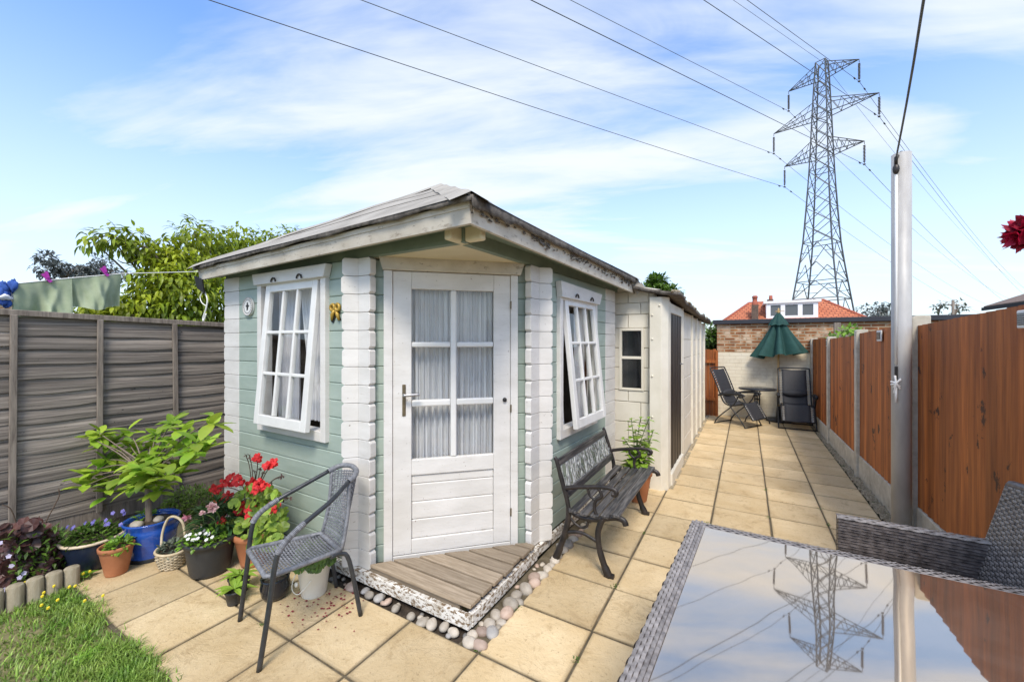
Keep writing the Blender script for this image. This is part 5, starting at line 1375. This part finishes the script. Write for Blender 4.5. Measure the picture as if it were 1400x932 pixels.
# ================================================================ RECLINERS, SIDE TABLE, PARASOL AT THE FAR END
def recliner(label, loc, rz):
    t = thing('reclining_chair', label, 'reclining chair', loc, rz, 'reclining chairs at the end of the path')
    w_ = .262
    # side profile (y, z): head end at +y
    bk = [(.43, 1.10), (.36, .95), (.28, .76), (.20, .56), (.13, .44)]; st = [(.13, .44), (.0, .40), (-.14, .43), (-.23, .47)]; ft = [(-.23, .47), (-.30, .36), (-.37, .24), (-.41, .17)]
    def sl(nm, pr, wd, mat=M['sling']):
        q = arc([(0, y, z) for y, z in pr], 4); n = len(q)-1
        b = MB(); b.surf(lambda u, v: V(((u-.5)*2*wd, q[int(round(v*n))].y, q[int(round(v*n))].z-.015*math.sin(math.pi*u))), 8, n); return b.build(nm, mat, t, local=True, solid=.008)
    s1 = sl('sling_back', bk, w_-.055); s2_ = sl('sling_seat', st, w_-.055); s3 = sl('leg_rest', ft, w_-.055)
    for s_, pr in ((s1, bk), (s3, ft)):
        b = MB(); q = arc([(0, y, z) for y, z in pr], 4)
        for p in q[2:-1]:
            for sx in (-1, 1): b.bar((sx*(w_-.06), p.y, p.z), (sx*(w_-.005), p.y-.004, p.z-.01), .009, .009)
        b.build('lacing', M['lace'], s_, local=True)
    b = MB()
    for sx in (-1, 1): b.tube(arc([(sx*w_, y, z) for y, z in bk+st[1:]], 4), .014, 8)
    b.tube(arc([(-w_, .43, 1.10), (-w_+.03, .44, 1.125), (0, .44, 1.128), (w_-.03, .44, 1.125), (w_, .43, 1.10)], 4), .014, 8)
    b.build('back_frame', M['chair_frame'], t, local=True)
    b = MB()
    for sx in (-1, 1): b.tube([(sx*(w_-.01), y, z) for y, z in ft], .013, 8)
    b.tube([(-w_+.01, -.41, .17), (w_-.01, -.41, .17)], .013, 8); b.build('leg_rest_frame', M['chair_frame'], t, local=True)
    for sx in (-1, 1):
        x = sx*(w_+.035); b = MB()
        b.tube(arc([(x, -.30, .0), (x, -.20, .16), (x, .02, .42), (x, .12, .60)], 3), .012, 8)
        b.tube(arc([(x, .32, .0), (x, .24, .14), (x, -.08, .44), (x, -.16, .61)], 3), .012, 8)
        b.tube([(x, .10, .58), (sx*w_, .23, .64)], .010, 6)
        b.build('leg', M['chair_frame'], t, local=True)
        b = MB(); b.tube(arc([(x, .24, .585), (x, .10, .62), (x, -.10, .645), (x, -.24, .64), (x, -.28, .615)], 4), [.018]*5+[.026]*7+[.024]*5, 8); b.blob((x, -.20, .60), .03, .05, .03); b.build('armrest', M['chair_frame'], t, local=True)
    b = MB(); 
    for y in (-.30, .32): b.tube([(-w_-.035, y, .012), (w_+.035, y, .012)], .012, 8)
    b.build('floor_bar', M['chair_frame'], t, local=True)
    b = MB(); b.blob((0, .20, .63), .21, .05, .065, 16, 10); p_ = b.build('pillow', M['sling'], t, local=True)
    t.scale = (.95, .95, .95)
    return t
r1_ = recliner('black mesh reclining chair facing down the path in front of the parasol', (.80, 9.10, 0), 0)
r2_ = copy_tree(r1_); r2_.location = (-.13, 8.82, 0); r2_.rotation_euler = (0, 0, R(62)); r2_['label'] = 'black mesh reclining chair turned sideways beside the garage end, left of the round table'
st = thing('side_table', 'small round dark side table between the two reclining chairs', 'table', (.19, 9.30, 0))
b = MB(); b.lathe((.19, 9.30, 0), [(0, .640), (.318, .640), (.326, .648), (.326, .662), (.318, .668), (0, .668)], 40); b.build('table_top', M['chair_frame'], st)
b = MB(); b.lathe((.19, 9.30, 0), [(.0, .6685), (.305, .6685), (.305, .671), (0, .671)], 40); b.build('glass', M['dark_glaze'], st)
for k in range(3):
    a = R(90+120*k); b = MB(); c_, s_ = math.cos(a), math.sin(a)
    b.tube(arc([(.19+.05*c_, 9.30+.05*s_, .64), (.19+.045*c_, 9.30+.045*s_, .35), (.19+.07*c_, 9.30+.07*s_, .20), (.19+.20*c_, 9.30+.20*s_, .10), (.19+.24*c_, 9.30+.24*s_, .0)]), .011, 8); b.build('leg', M['chair_frame'], st)
b = MB(); b.tube([(.19+.05*math.cos(2*math.pi*k/16), 9.30+.05*math.sin(2*math.pi*k/16), .45) for k in range(16)], .008, 6, closed=True); b.build('ring', M['chair_frame'], st)
UX, UY = .56, 9.60
pa = thing('parasol', 'half closed dark green parasol against the end wall', 'parasol', (UX, UY, 0))
b = MB(); b.tube([(UX, UY, 0), (UX, UY, 2.17)], .019, 12); b.build('pole', M['pole_wood'], pa)
def can(u, v):
    a = 2*math.pi*u; rib = .5+.5*math.cos(a*8)        # 1 on the ribs, 0 between
    r = .03+.47*(v**1.22); r *= (.52+.48*rib**.9) if v > .05 else 1
    z = 2.13-.80*v+(.05*(1-rib) if v > .9 else 0)*-1+.05*math.sin(a*1.0+2)*v
    return V((UX+r*math.cos(a), UY+r*.8*math.sin(a), z))
b = MB(); b.surf(can, 128, 14); b.build('canopy', M['parasol'], pa)
def cap_(u, v):
    a = 2*math.pi*u; rib = .5+.5*math.cos(a*8); r = .02+.16*v**.9; r *= .82+.18*rib
    return V((UX+r*math.cos(a), UY+r*.85*math.sin(a), 2.165-.24*v-.018*rib*(v > .85)))
b = MB(); b.surf(cap_, 96, 6); b.build('vent', M['parasol'], pa)
b = MB(); b.lathe((UX, UY, 2.16), [(.02, 0), (.03, .02), (.012, .05), (.022, .075), (.0, .10)], 12)
for k in range(3): b.bar((UX, UY, 2.20), (UX+.10*math.cos(k*2.1), UY+.10*math.sin(k*2.1), 2.19), .016, .012)
b.build('finial', M['pole_wood'], pa)
b = MB(); b.lathe((UX, UY, 0), [(.0, 0), (.22, 0), (.22, .05), (.05, .07), (.03, .3), (0, .3)], 24); b.build('base', M['black_plastic'], pa)
# ================================================================ POTS AND PLANTS BY THE GREY FENCE
def pot(name, label, cat, c, prof, mat, soil_r, soil_z, parts=None):
    t = thing(name, label, cat, c)
    b = MB(); b.lathe(c, prof, 36); b.build('pot', mat, t)
    b = MB(); b.lathe(V(c)+V((0, 0, soil_z)), [(soil_r, 0), (soil_r*.6, .008), (0, .012)], 20); b.build('soil', M['soil'], t)
    return t
def mound(t, nm, c, rx, rz, n, L, W, mat, up=.3, droop=.35, tn=(.5, 1.25), segs=2, bare=True):
    f = MB(); c = V(c)
    for k in range(n):
        d = rdir(-.1); rr = rnd(.3, 1)**.5
        p = c+V((d.x*rx, d.y*rx, abs(d.z)*rz))*rr
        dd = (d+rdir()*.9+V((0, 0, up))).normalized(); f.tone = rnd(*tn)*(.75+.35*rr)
        f.leaf(p, dd, L*rnd(.6, 1.2), W*rnd(.7, 1.2), droop=droop, segs=segs)
    return f.build(nm, M[mat], t)
def petals(mb, c, nrm, r, n, cup=.4):
    nrm = V(nrm).normalized(); x = nrm.orthogonal().normalized(); y = nrm.cross(x); o = rnd(0, 6)
    for k in range(n):
        a = o+2*math.pi*k/n; d = (x*math.cos(a)+y*math.sin(a)+nrm*cup).normalized()
        mb.tone = rnd(.75, 1.2); mb.leaf(V(c), d, r, r*.95, up=nrm, fold=.1, droop=.15, segs=2)
# ---- blue glazed pot with the big leaved shrub
bp = V((-3.84, 1.225, 0))
t = pot('potted_shrub', 'glossy bright green broad leaved shrub in a large blue glazed pot', 'potted shrub', bp,
        [(0.0000, 0.0000), (0.1277, 0.0000), (0.1310, 0.0172), (0.1394, 0.0860), (0.1529, 0.1806), (0.1596, 0.2150), (0.1529, 0.2253), (0.1579, 0.2391), (0.1655, 0.2666), (0.1705, 0.2769), (0.1596, 0.2821), (0.1487, 0.2666), (0.1445, 0.2322)], M['blue_glaze'], .147, .245)
b = MB(); b.lathe(bp, [(.134, -.004), (.135, .024), (.130, .028)], 36); b.build('saucer_band', M['black'], t)
tr = MB(); hd = V((-3.88, 1.215, .62)); limb(tr, [bp+V((-.02, -.01, .23)), bp+V((-.03, -.015, .45)), hd], .021, .015, 9)
fo = MB()
cl = [(136, 592, 5), (176, 590, 5), (152, 604, 4), (214, 588, 6), (238, 577, 9), (252, 588, 6), (268, 606, 6), (290, 573, 4), (272, 598, 4), (281, 610, 5), (246, 606, 6), (206, 609, 6), (186, 612, 5), (148, 628, 6), (168, 622, 5), (134, 641, 5), (117, 664, 4), (122, 652, 4), (142, 660, 5), (146, 672, 4), (168, 655, 5), (158, 640, 5), (188, 636, 6), (207, 638, 9), (228, 636, 6), (243, 640, 6), (256, 629, 5), (204, 652, 6), (222, 656, 5), (186, 655, 4), (232, 616, 6), (262, 620, 5), (222, 602, 5), (176, 606, 4), (196, 625, 5), (200, 660, 6), (183, 664, 5), (215, 668, 5), (226, 648, 6), (210, 622, 7), (195, 643, 7), (138, 606, 4), (128, 600, 4)]
for (x, y, n) in cl:
    Y = rnd(1.12, 1.42)
    if y > 640: Y = rnd(1.05, 1.25)
    p = atY(x, y, Y)
    if p.x < -4.7: p = atX(x, y, -4.66)
    mid = hd.lerp(p, .5)+V((0, 0, rnd(.0, .05)))
    limb(tr, [hd+V((0, 0, rnd(-.12, .05))), mid, p], .007, .003, 5)
    a0 = rnd(0, 6.28)
    for k in range(n+3):
        a = a0+k*2.4; el = rnd(-.25, .7) if k < n+1 else 1.4
        d = V((math.cos(a), math.sin(a), el)); fo.tone = rnd(.62, 1.2)
        if (x, y) in ((134, 641), (158, 640), (146, 672)) : fo.tone = rnd(1.2, 1.5)
        fo.leaf(p+V((0, 0, rnd(-.05, .02))), d, rnd(.10, .155), rnd(.055, .078), fold=.18, droop=rnd(.1, .45), segs=3)
tr.build('trunk', M['bark'], t); fo.build('leaves', M['leaf_lemon'], t)
mound(t, 'weed', bp+V((-.13, .0, .25)), .06, .05, 60, .04, .022, 'leaf_bright')
for (x, y, r, lab) in ((187, 716, .065, 'large buff stone lying left of the trunk on the soil of the blue pot'), (217, 708, .055, 'rounded pinkish stone lying right of the trunk on the soil of the blue pot')):
    p = atZ(x, y, .27); r *= .75; b = MB(); b.tone = .8; b.blob((p.x, p.y, .262), r, r*.8, r*.6, 16, 10, .06); tag(b.build('stone', M['stone']), lab, 'stone')
# ---- terracotta pot
t = pot('potted_plant', 'small green seedlings in a plain terracotta flowerpot', 'potted plant', (-3.75, 1.005, 0),
        [(0.0000, 0.0000), (0.0571, 0.0000), (0.0605, 0.0084), (0.0874, 0.1638), (0.0890, 0.1680), (0.0941, 0.1697), (0.0958, 0.1949), (0.0907, 0.1991), (0.0840, 0.1957), (0.0798, 0.1596)], M['terracotta'], .082, .168)
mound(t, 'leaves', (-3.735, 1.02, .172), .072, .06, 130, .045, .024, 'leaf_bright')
# ---- navy bowl with pansies
c = V((-4.02, .955, 0))
t = pot('potted_pansies', 'small violet pansies in a dark navy bowl pot with a pale rim', 'potted flowers', c,
        [(0, 0), (.105, 0), (.125, .02), (.155, .15), (.160, .195)], M['navy_glaze'], .15, .185)
b = MB(); b.lathe(c, [(.160, .195), (.172, .20), (.174, .212), (.160, .216), (.148, .20)], 36); b.build('pot_rim', M['rim_cream'], t)
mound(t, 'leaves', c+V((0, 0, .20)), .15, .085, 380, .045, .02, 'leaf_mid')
for k in range(13):
    f = MB(); a = rnd(0, 6.28); r = rnd(.02, .16); petals(f, c+V((r*math.cos(a), r*math.sin(a)+.03, .27+rnd(0, .06))), V((rnd(0, .8), -1, .6)), .017, 5, .2); f.build('flower', M['violet'], t)
# ---- basket
c = V((-3.53, 1.235, 0))
t = thing('wicker_basket', 'small pale wicker basket with tall handle holding withered plants', 'basket', c)
b = MB()
def bsk(u, v):
    a = 2*math.pi*u; r = .075+.022*math.sin(min(v*1.2, 1)*1.5); return c+V((r*1.1*math.cos(a), r*.9*math.sin(a), .005+.115*v))
b.weave(bsk, 26, 11, wid=.5, amp=.004, wwarp=.2, dark=.6)
b.tone = .45; b.lathe(c, [(0, .01), (.07, .01), (.088, .10)], 20)
b.build('basket_body', M['cane'], t)
b = MB(); b.tone = 1; b.tube([bsk(k/24, 1.0) for k in range(24)], .009, 6, closed=True); b.build('basket_rim', M['cane'], t)
b = MB(); b.tube(arc([c+V((-.085, -.03, .11)), c+V((-.095, -.02, .22)), c+V((-.055, .0, .325)), c+V((.03, .02, .345)), c+V((.085, .04, .29)), c+V((.09, .05, .12))]), .0085, 8); b.build('handle', M['cane'], t)
b = MB(); b.lathe(c, [(.085, .10), (0, .108)], 16); b.build('soil', M['soil'], t)
mound(t, 'plants', c+V((0, 0, .11)), .08, .07, 170, .035, .016, 'leaf_far')
# ---- big black planter: white flowers and a grey green plant
c = V((-3.22, 1.345, 0))
t = pot('planter', 'large black plastic planter with white bedding flowers and a pale pink carnation', 'planter', c,
        [(0.0000, 0.0000), (0.1097, 0.0000), (0.1190, 0.0194), (0.1414, 0.1794), (0.1442, 0.2085), (0.1581, 0.2153), (0.1637, 0.2328), (0.1600, 0.2473), (0.1469, 0.2473), (0.1376, 0.2231)], M['black_plastic'], .15, .235)
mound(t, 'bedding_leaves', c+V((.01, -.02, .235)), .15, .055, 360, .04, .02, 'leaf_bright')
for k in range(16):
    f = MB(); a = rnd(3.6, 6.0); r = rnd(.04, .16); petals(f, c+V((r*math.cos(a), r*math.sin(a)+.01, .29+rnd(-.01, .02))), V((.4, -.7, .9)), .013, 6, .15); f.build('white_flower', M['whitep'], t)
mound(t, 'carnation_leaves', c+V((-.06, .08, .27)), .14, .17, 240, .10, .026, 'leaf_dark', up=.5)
f = MB(); s_ = MB()
for (x, y, r) in ((289, 694, .046), (277, 701, .024)):
    f = MB(); p = atY(x, y, 1.30); s_.tube(arc([c+V((-.02, .05, .25)), c.lerp(p, .6)+V((0, .05, .1)), p]), .0035, 5)
    for k in range(26): f.tone = rnd(.8, 1.15); d = rdir(-.2); f.leaf(p, d, r*rnd(.7, 1), r*.8, up=rdir(), fold=.4, droop=.4)
    f.build('carnation', M['pink'], t)
f = MB(); p = atY(256, 705, 1.33); s_.tube(arc([c+V((-.08, .0, .25)), c+V((-.15, .0, .40)), p]), .003, 5)
for k in range(12): f.tone = rnd(.8, 1.15); f.leaf(p, (rdir()+V((.5, -.3, -.6))).normalized(), .042, .022, up=rdir(), droop=.2)
f.build('pink_bloom', M['hotpink'], t); s_.build('stem', M['stem'], t)
# ---- geranium
c = V((-3.13, 1.60, 0))
t = pot('potted_geranium', 'tall red flowering geranium in a brown clay pot by the log wall', 'potted geranium', c+V((.06, -.04, 0)),
        [(0, 0), (.085, 0), (.09, .02), (.125, .19), (.135, .20), (.135, .235), (.12, .235)], M['terracotta'], .12, .215)
f = MB(); s_ = MB(); fl = MB(); bud = MB()
def roundleaf(mb, p, n, r):
    n = V(n).normalized(); x = n.orthogonal().normalized(); y = n.cross(x); vs = [V(p)]; o = rnd(0, 6)
    for k in range(11):
        a = o+k*.571-.3; rr = r*(1+.10*math.sin(k*3.1)); vs.append(V(p)+x*rr*math.cos(a)+y*rr*math.sin(a)+n*(.18*r+.12*r*(k % 2)))
    mb.add(vs, [(0, 1+k, 2+k) for k in range(10)], False)
for k in range(330):
    x, y = rnd(318, 392), rnd(662, 752)
    if ((x-352)/40)**2+((y-710)/46)**2 > 1: continue
    p = atY(x, y, rnd(1.44, 1.70)); f.tone = rnd(.55, 1.25); roundleaf(f, p, V((rnd(-.3, .9), rnd(-1.2, -.1), rnd(.2, 1))), rnd(.022, .038))
for k in range(60):
    x, y = rnd(320, 375), rnd(690, 735); f.tone = rnd(.5, .9); roundleaf(f, atY(x, y, rnd(1.6, 1.72)), V((rnd(-.3, .9), rnd(-1.2, -.1), rnd(.2, 1))), .032)
heads = [(314, 656, 13), (326, 657, 11), (308, 682, 12), (313, 679, 11), (298, 689, 9), (303, 700, 8), (350, 668, 15), (356, 664, 14), (344, 662, 12), (334, 694, 12), (344, 696, 10), (326, 697, 9), (374, 693, 11), (352, 626, 8), (372, 634, 10), (366, 636, 8), (296, 668, 11), (340, 706, 6), (305, 712, 8)]
for (x, y, r) in heads:
    p = atY(x, y, rnd(1.44, 1.56)); d = (p-V((0, 0, EYE))).dot(FW); R_ = .88*r*d/547
    s_.tube(arc([c+V((rnd(-.05, .1), rnd(-.1, .02), .40)), c.lerp(p, .55)+V((0, 0, .23)), p]), .0032, 5)
    fl = MB()
    for k in range(int(12+r)):
        q = p+rdir()*R_*rnd(.35, .8); petals(fl, q, q-p+V((.2, -.4, .2)), .017, 5, .25)
    fl.build('red_flower', M['red'], t)
for (x, y) in ((341, 624), (336, 622), (356, 640), (348, 644), (360, 646), (371, 660), (386, 650), (393, 680), (388, 683), (398, 682), (384, 652)):
    p = atY(x, y, 1.52); s_.tube(arc([c+V((.05, -.05, .42)), c.lerp(p, .6)+V((0, 0, .20)), p]), .0028, 5)
    bud = MB()
    for k in range(7): bud.tone = rnd(.6, 1.2); bud.leaf(p, rdir(), .022, .010)
    bud.build('seed_head', M['leaf_wine'], t)
f.build('leaves', M['leaf_ger'], t); s_.build('stem', M['twig'], t); None
# ---- low evergreen mound behind
t = thing('shrub', 'low feathery green mound of foliage between the blue pot and the summerhouse', 'shrub', (-4.35, 2.05, 0))
f = MB()
for k in range(2600):
    x, y = rnd(222, 316), rnd(664, 735)
    if ((x-270)/52)**2+((y-706)/42)**2 > 1: continue
    q = atX(x, y, rnd(-4.5, -4.15)) if x > 250 else atX(x, y, rnd(-4.45, -4.3))
    if q.z < 0 or q.y > 2.6: continue
    f.tone = rnd(.4, 1.2); f.leaf(q, (rdir()+V((.3, -.4, .6))).normalized(), .045, .014, segs=1)
f.build('foliage', M['leaf_mid'], t)
b = MB(); b.tube([(-4.35, 2.05, 0), (-4.33, 2.0, .25)], .015, 6); b.build('stem', M['twig'], t)
# ---- two small nursery pots
for (c, h, r, lab, sd) in ((V((-2.80, 1.33, 0)), .10, .062, 'hosta like seedling in a small black nursery pot farther from the chair leg', 1), (V((-2.70, 1.255, 0)), .085, .050, 'hosta like seedling in the smallest black nursery pot right beside the chair leg', 2)):
    t = pot('potted_seedling', lab, 'potted plant', c, [(0, 0), (r*.75, 0), (r*.78, .01), (r*.98, h-.012), (r*1.05, h-.012), (r*1.05, h), (r*.94, h), (r*.9, h-.02)], M['black_plastic'], r*.92, h-.012)
    f = MB()
    for k in range(11):
        a = k*2.4+sd; el = rnd(.15, .9); f.tone = rnd(.8, 1.2); f.leaf(c+V((0, 0, h)), V((math.cos(a), math.sin(a), el)), rnd(.09, .135), .036, fold=.3, droop=.35)
    f.build('leaves', M['leaf_nettle'], t)
# ---- dark glazed bowl and white bucket
c = V((-2.545, 1.415, 0))
t = pot('glazed_bowl', 'low dark glazed bowl of dry soil behind the front leg of the wicker chair', 'bowl', c, [(0, 0), (.06, 0), (.078, .03), (.085, .075), (.078, .115), (.082, .13), (.072, .13), (.07, .11)], M['dark_glaze'], .07, .10)
mound(t, 'dead_stems', c+V((0, 0, .10)), .05, .04, 40, .04, .006, 'leaf_far')
c = V((-2.37, 1.56, 0))
t = thing('bucket_planter', 'white enamel bucket of dark green foliage under the wicker chair', 'bucket', c)
b = MB(); b.lathe(c, [(0, 0), (.070, 0), (.074, .008), (.098, .19), (.104, .195), (.104, .206), (.094, .206), (.09, .18)], 36); b.build('bucket', M['white_enamel'], t)
b = MB(); b.lathe(c+V((0, 0, .185)), [(.09, 0), (0, .01)], 16); b.build('soil', M['soil'], t)
b = MB(); b.tube(arc([c+V((-.088, -.04, .155)), c+V((-.09, -.08, .10)), c+V((-.07, -.10, .05)), c+V((.02, -.112, .06)), c+V((.08, -.07, .14))]), .003, 5); b.blob(c+V((-.085, -.065, .06)), .016, .012, .016); b.build('handle', M['white_enamel'], t)
f = MB()
for k in range(150):
    d = rdir(-.1); p = c+V((d.x*.11, d.y*.11, .20+abs(d.z)*.12)); f.tone = rnd(.5, 1.2); roundleaf(f, p, d+V((.3, -.5, .5)), rnd(.018, .03))
f.build('leaves', M['leaf_mid'], t)
# ---- tall plant in terracotta behind the bench
c = V((-.945, 4.12, 0))
t = pot('potted_plant', 'tall pale green leafy plant in a big terracotta pot behind the bench', 'potted plant', c,
        [(0, 0), (.085, 0), (.09, .01), (.130, .25), (.132, .26), (.142, .262), (.145, .31), (.135, .315), (.124, .30)], M['terracotta'], .125, .285)
s_ = MB(); f = MB()
for (x, y) in ((863, 572), (876, 570), (888, 570), (893, 588), (852, 598), (869, 590), (882, 600), (858, 612)):
    p = atY(x, y, rnd(3.98, 4.25)); b0 = c+V((rnd(-.06, .06), rnd(-.06, .06), .29)); q = arc([b0, b0.lerp(p, .5)+V((rnd(-.02, .02), 0, .02)), p]); s_.tube(q, .004, 5)
    n = 11
    for k in range(1, n+1):
        g = q[min(int(len(q)*k/(n+1)), len(q)-1)]
        sz = .155*(1-.66*k/n)
        for o in (0, 3.14):
            a = k*1.57+o+rnd(-.3, .3); f.tone = rnd(.65, 1.2); f.leaf(g, V((math.cos(a), math.sin(a), .25)), sz*rnd(.8, 1.2), sz*.72, fold=.15, droop=.4)
s_.build('stem', M['stem'], t); f.build('leaves', M['leaf_nettle'], t)
# ---- bed with wine coloured plants and log edging
t = thing('heuchera', 'dark wine red leafed plant in the bed at the left edge', 'plant', (-4.2, .66, 0))
f = MB()
for k in range(330):
    x, y = rnd(-6, 92), rnd(706, 806)
    if ((x-35)/58)**2+((y-765)/52)**2 > 1: continue
    p = atX(x, y, rnd(-4.35, -3.98)); 
    if p.z < .03: continue
    f.tone = rnd(.5, 1.5); roundleaf(f, p, V((rnd(-.1, 1), rnd(-.9, .3), rnd(0, 1))), rnd(.018, .046))
f.build('leaves', M['leaf_wine'], t)
for (x, y) in ((16, 773), (27, 789), (33, 783), (12, 760), (0, 742), (5, 806)):
    f = MB(); petals(f, atX(x, y, -3.95), V((1, -.6, .4)), .015, 5, .2); f.build('lilac_flower', M['lilac'], t)
s_ = MB()
for pts in (((50, 760), (60, 720), (75, 690), (81, 677), (80, 668)), ((30, 750), (22, 715), (14, 695), (3, 690)), ((70, 750), (78, 725), (80, 715)), ((40, 745), (48, 722), (54, 705))):
    s_.tube(arc([atX(x, y, -4.3) for x, y in pts]), .0035, 5)
s_.build('dry_stalk', M['twig'], t)
t = thing('plant', 'green leafy plants mixed with dry stems at the corner of the flower bed', 'plant', (-4.15, .80, 0))
f = MB()
for k in range(520):
    x, y = rnd(14, 92), rnd(722, 796); p = atX(x, y, rnd(-4.4, -3.93))
    if p.z < .03: continue
    f.tone = rnd(.4, 1.3); f.leaf(p, (rdir()+V((.2, -.2, .6))).normalized(), .05, .02, segs=1)
f.build('leaves', M['leaf_mid'], t)
lg = ['leftmost at the picture edge', 'second from the left', 'third from the left, over the yellow flowers', 'fourth from the left', 'second from the paving', 'last of the row, beside the paving']
for i, x in enumerate((-6, 17, 40, 57, 73, 90)):
    tops = (807, 803, 793, 784, 778, 772); zt = atX(x, tops[i], -3.83)
    y_ = atZ(x, tops[i]+28, .0).y if i else zt.y
    b = MB(); r = .038; c = V((-3.83, .415+i*.079, 0)); z = .125+rnd(-.012, .004)
    b.tone = rnd(.9, 1.1); b.lathe(c, [(r, -.06), (r, z-.006), (r-.006, z), (0, z+.002)], 18)
    t = tag(b.build('edging_log', M['log']), 'round grey timber log of the bed edging, '+lg[i], 'edging log', 'round logs edging the flower bed')
for i in range(5):
    b = MB(); r = .042; c = V((-3.83, .40-(i+1)*.082, 0)); b.lathe(c, [(r, -.06), (r, .11), (r-.006, .118), (0, .12)], 16); 
    tag(b.build('edging_log', M['log']), 'round grey timber log of the bed edging beyond the left picture edge', 'edging log', 'round logs edging the flower bed')
# ---- yellow flowers in the grass edge
for (x, y) in ((16, 813), (34, 796), (40, 795), (60, 810), (58, 815), (74, 801), (95, 802), (103, 801), (123, 781), (114, 784), (57, 827), (79, 820), (116, 821), (66, 831), (141, 814)):
    p = atZ(x, y, .05); b = MB(); 
    t = thing('dandelion', 'tiny yellow wild flower on a thin stalk by the log edging and lawn corner', 'wild flower', (p.x, p.y, 0), 0, 'yellow wild flowers at the lawn corner')
    b.tube([(p.x, p.y, -.02), p], .0016, 4); b.build('stem', M['stem'], t)
    b = MB()
    for k in range(2): petals(b, p+V((0, 0, k*.003)), V((.3, -.5, 1)), .009, 8, .15+k*.5)
    b.build('flower', M['yellow'], t)
b = MB(); p = atZ(114, 790, .0)
f = MB(); 
for k in range(5): a = k*1.3; f.tone = rnd(.8, 1.2); f.leaf((p.x, p.y, 0), V((math.cos(a), math.sin(a), .9)), .075, .05, droop=.4)
tag(f.build('weed', M['leaf_bright']), 'round leaved green weed between the last edging log and the navy pot', 'weed')
p = atZ(120, 893, .0); f = MB()
for k in range(9): a = k*.7; f.tone = rnd(1, 1.4); f.leaf((p.x, p.y, -.01), V((math.cos(a), math.sin(a), .3)), .075, .024, droop=.2)
tag(f.build('weed', M['leaf_bright']), 'flat rosette weed with pale leaves in the lawn', 'weed')
# ---- crimson rose at the right edge
rp = atD(1409, 318, 1.25)
t = thing('rose', 'single crimson rose bloom leaning in at the right edge', 'rose', (1.12, 2.2, 0))
b = MB()
for k in range(60):
    d = rdir(); r = .016+.026*rnd(.2, 1); b.tone = rnd(.5, 1.3)
    q = rp+d*r*.75; n_ = d; x = n_.orthogonal().normalized(); y = n_.cross(x); a0 = rnd(0, 6)
    w_ = .022; ph = rnd(0, 6)
    b.surf(lambda u, v: q+(x*math.cos(a0)+y*math.sin(a0))*(u-.5)*w_*2*(.6+.4*math.sin(v*3.1))+(y*math.cos(a0)-x*math.sin(a0))*(v-.5)*w_*2+n_*(.010*math.sin((u-.5)*3)*math.sin(v*6+ph)+.014*((u-.5)**2+(v-.5)**2)*4), 5, 5)
b.build('bloom', M['rose'], t)
b = MB(); b.tube(arc([(1.12, 2.2, 0), (1.13, 2.15, .8), (1.12, 2.05, 1.5), (1.05, 1.96, 1.85), rp+V((.06, .06, -.0)), rp]), .006, 6); b.build('stem', M['stem'], t)
f = MB()
for k in range(14): f.tone = rnd(.6, 1.1); f.leaf((1.12+rnd(-.03, .03), 2.12+rnd(-.05, .05), .9+k*.06), rdir(), .06, .035)
f.build('leaves', M['leaf_dark'], t)
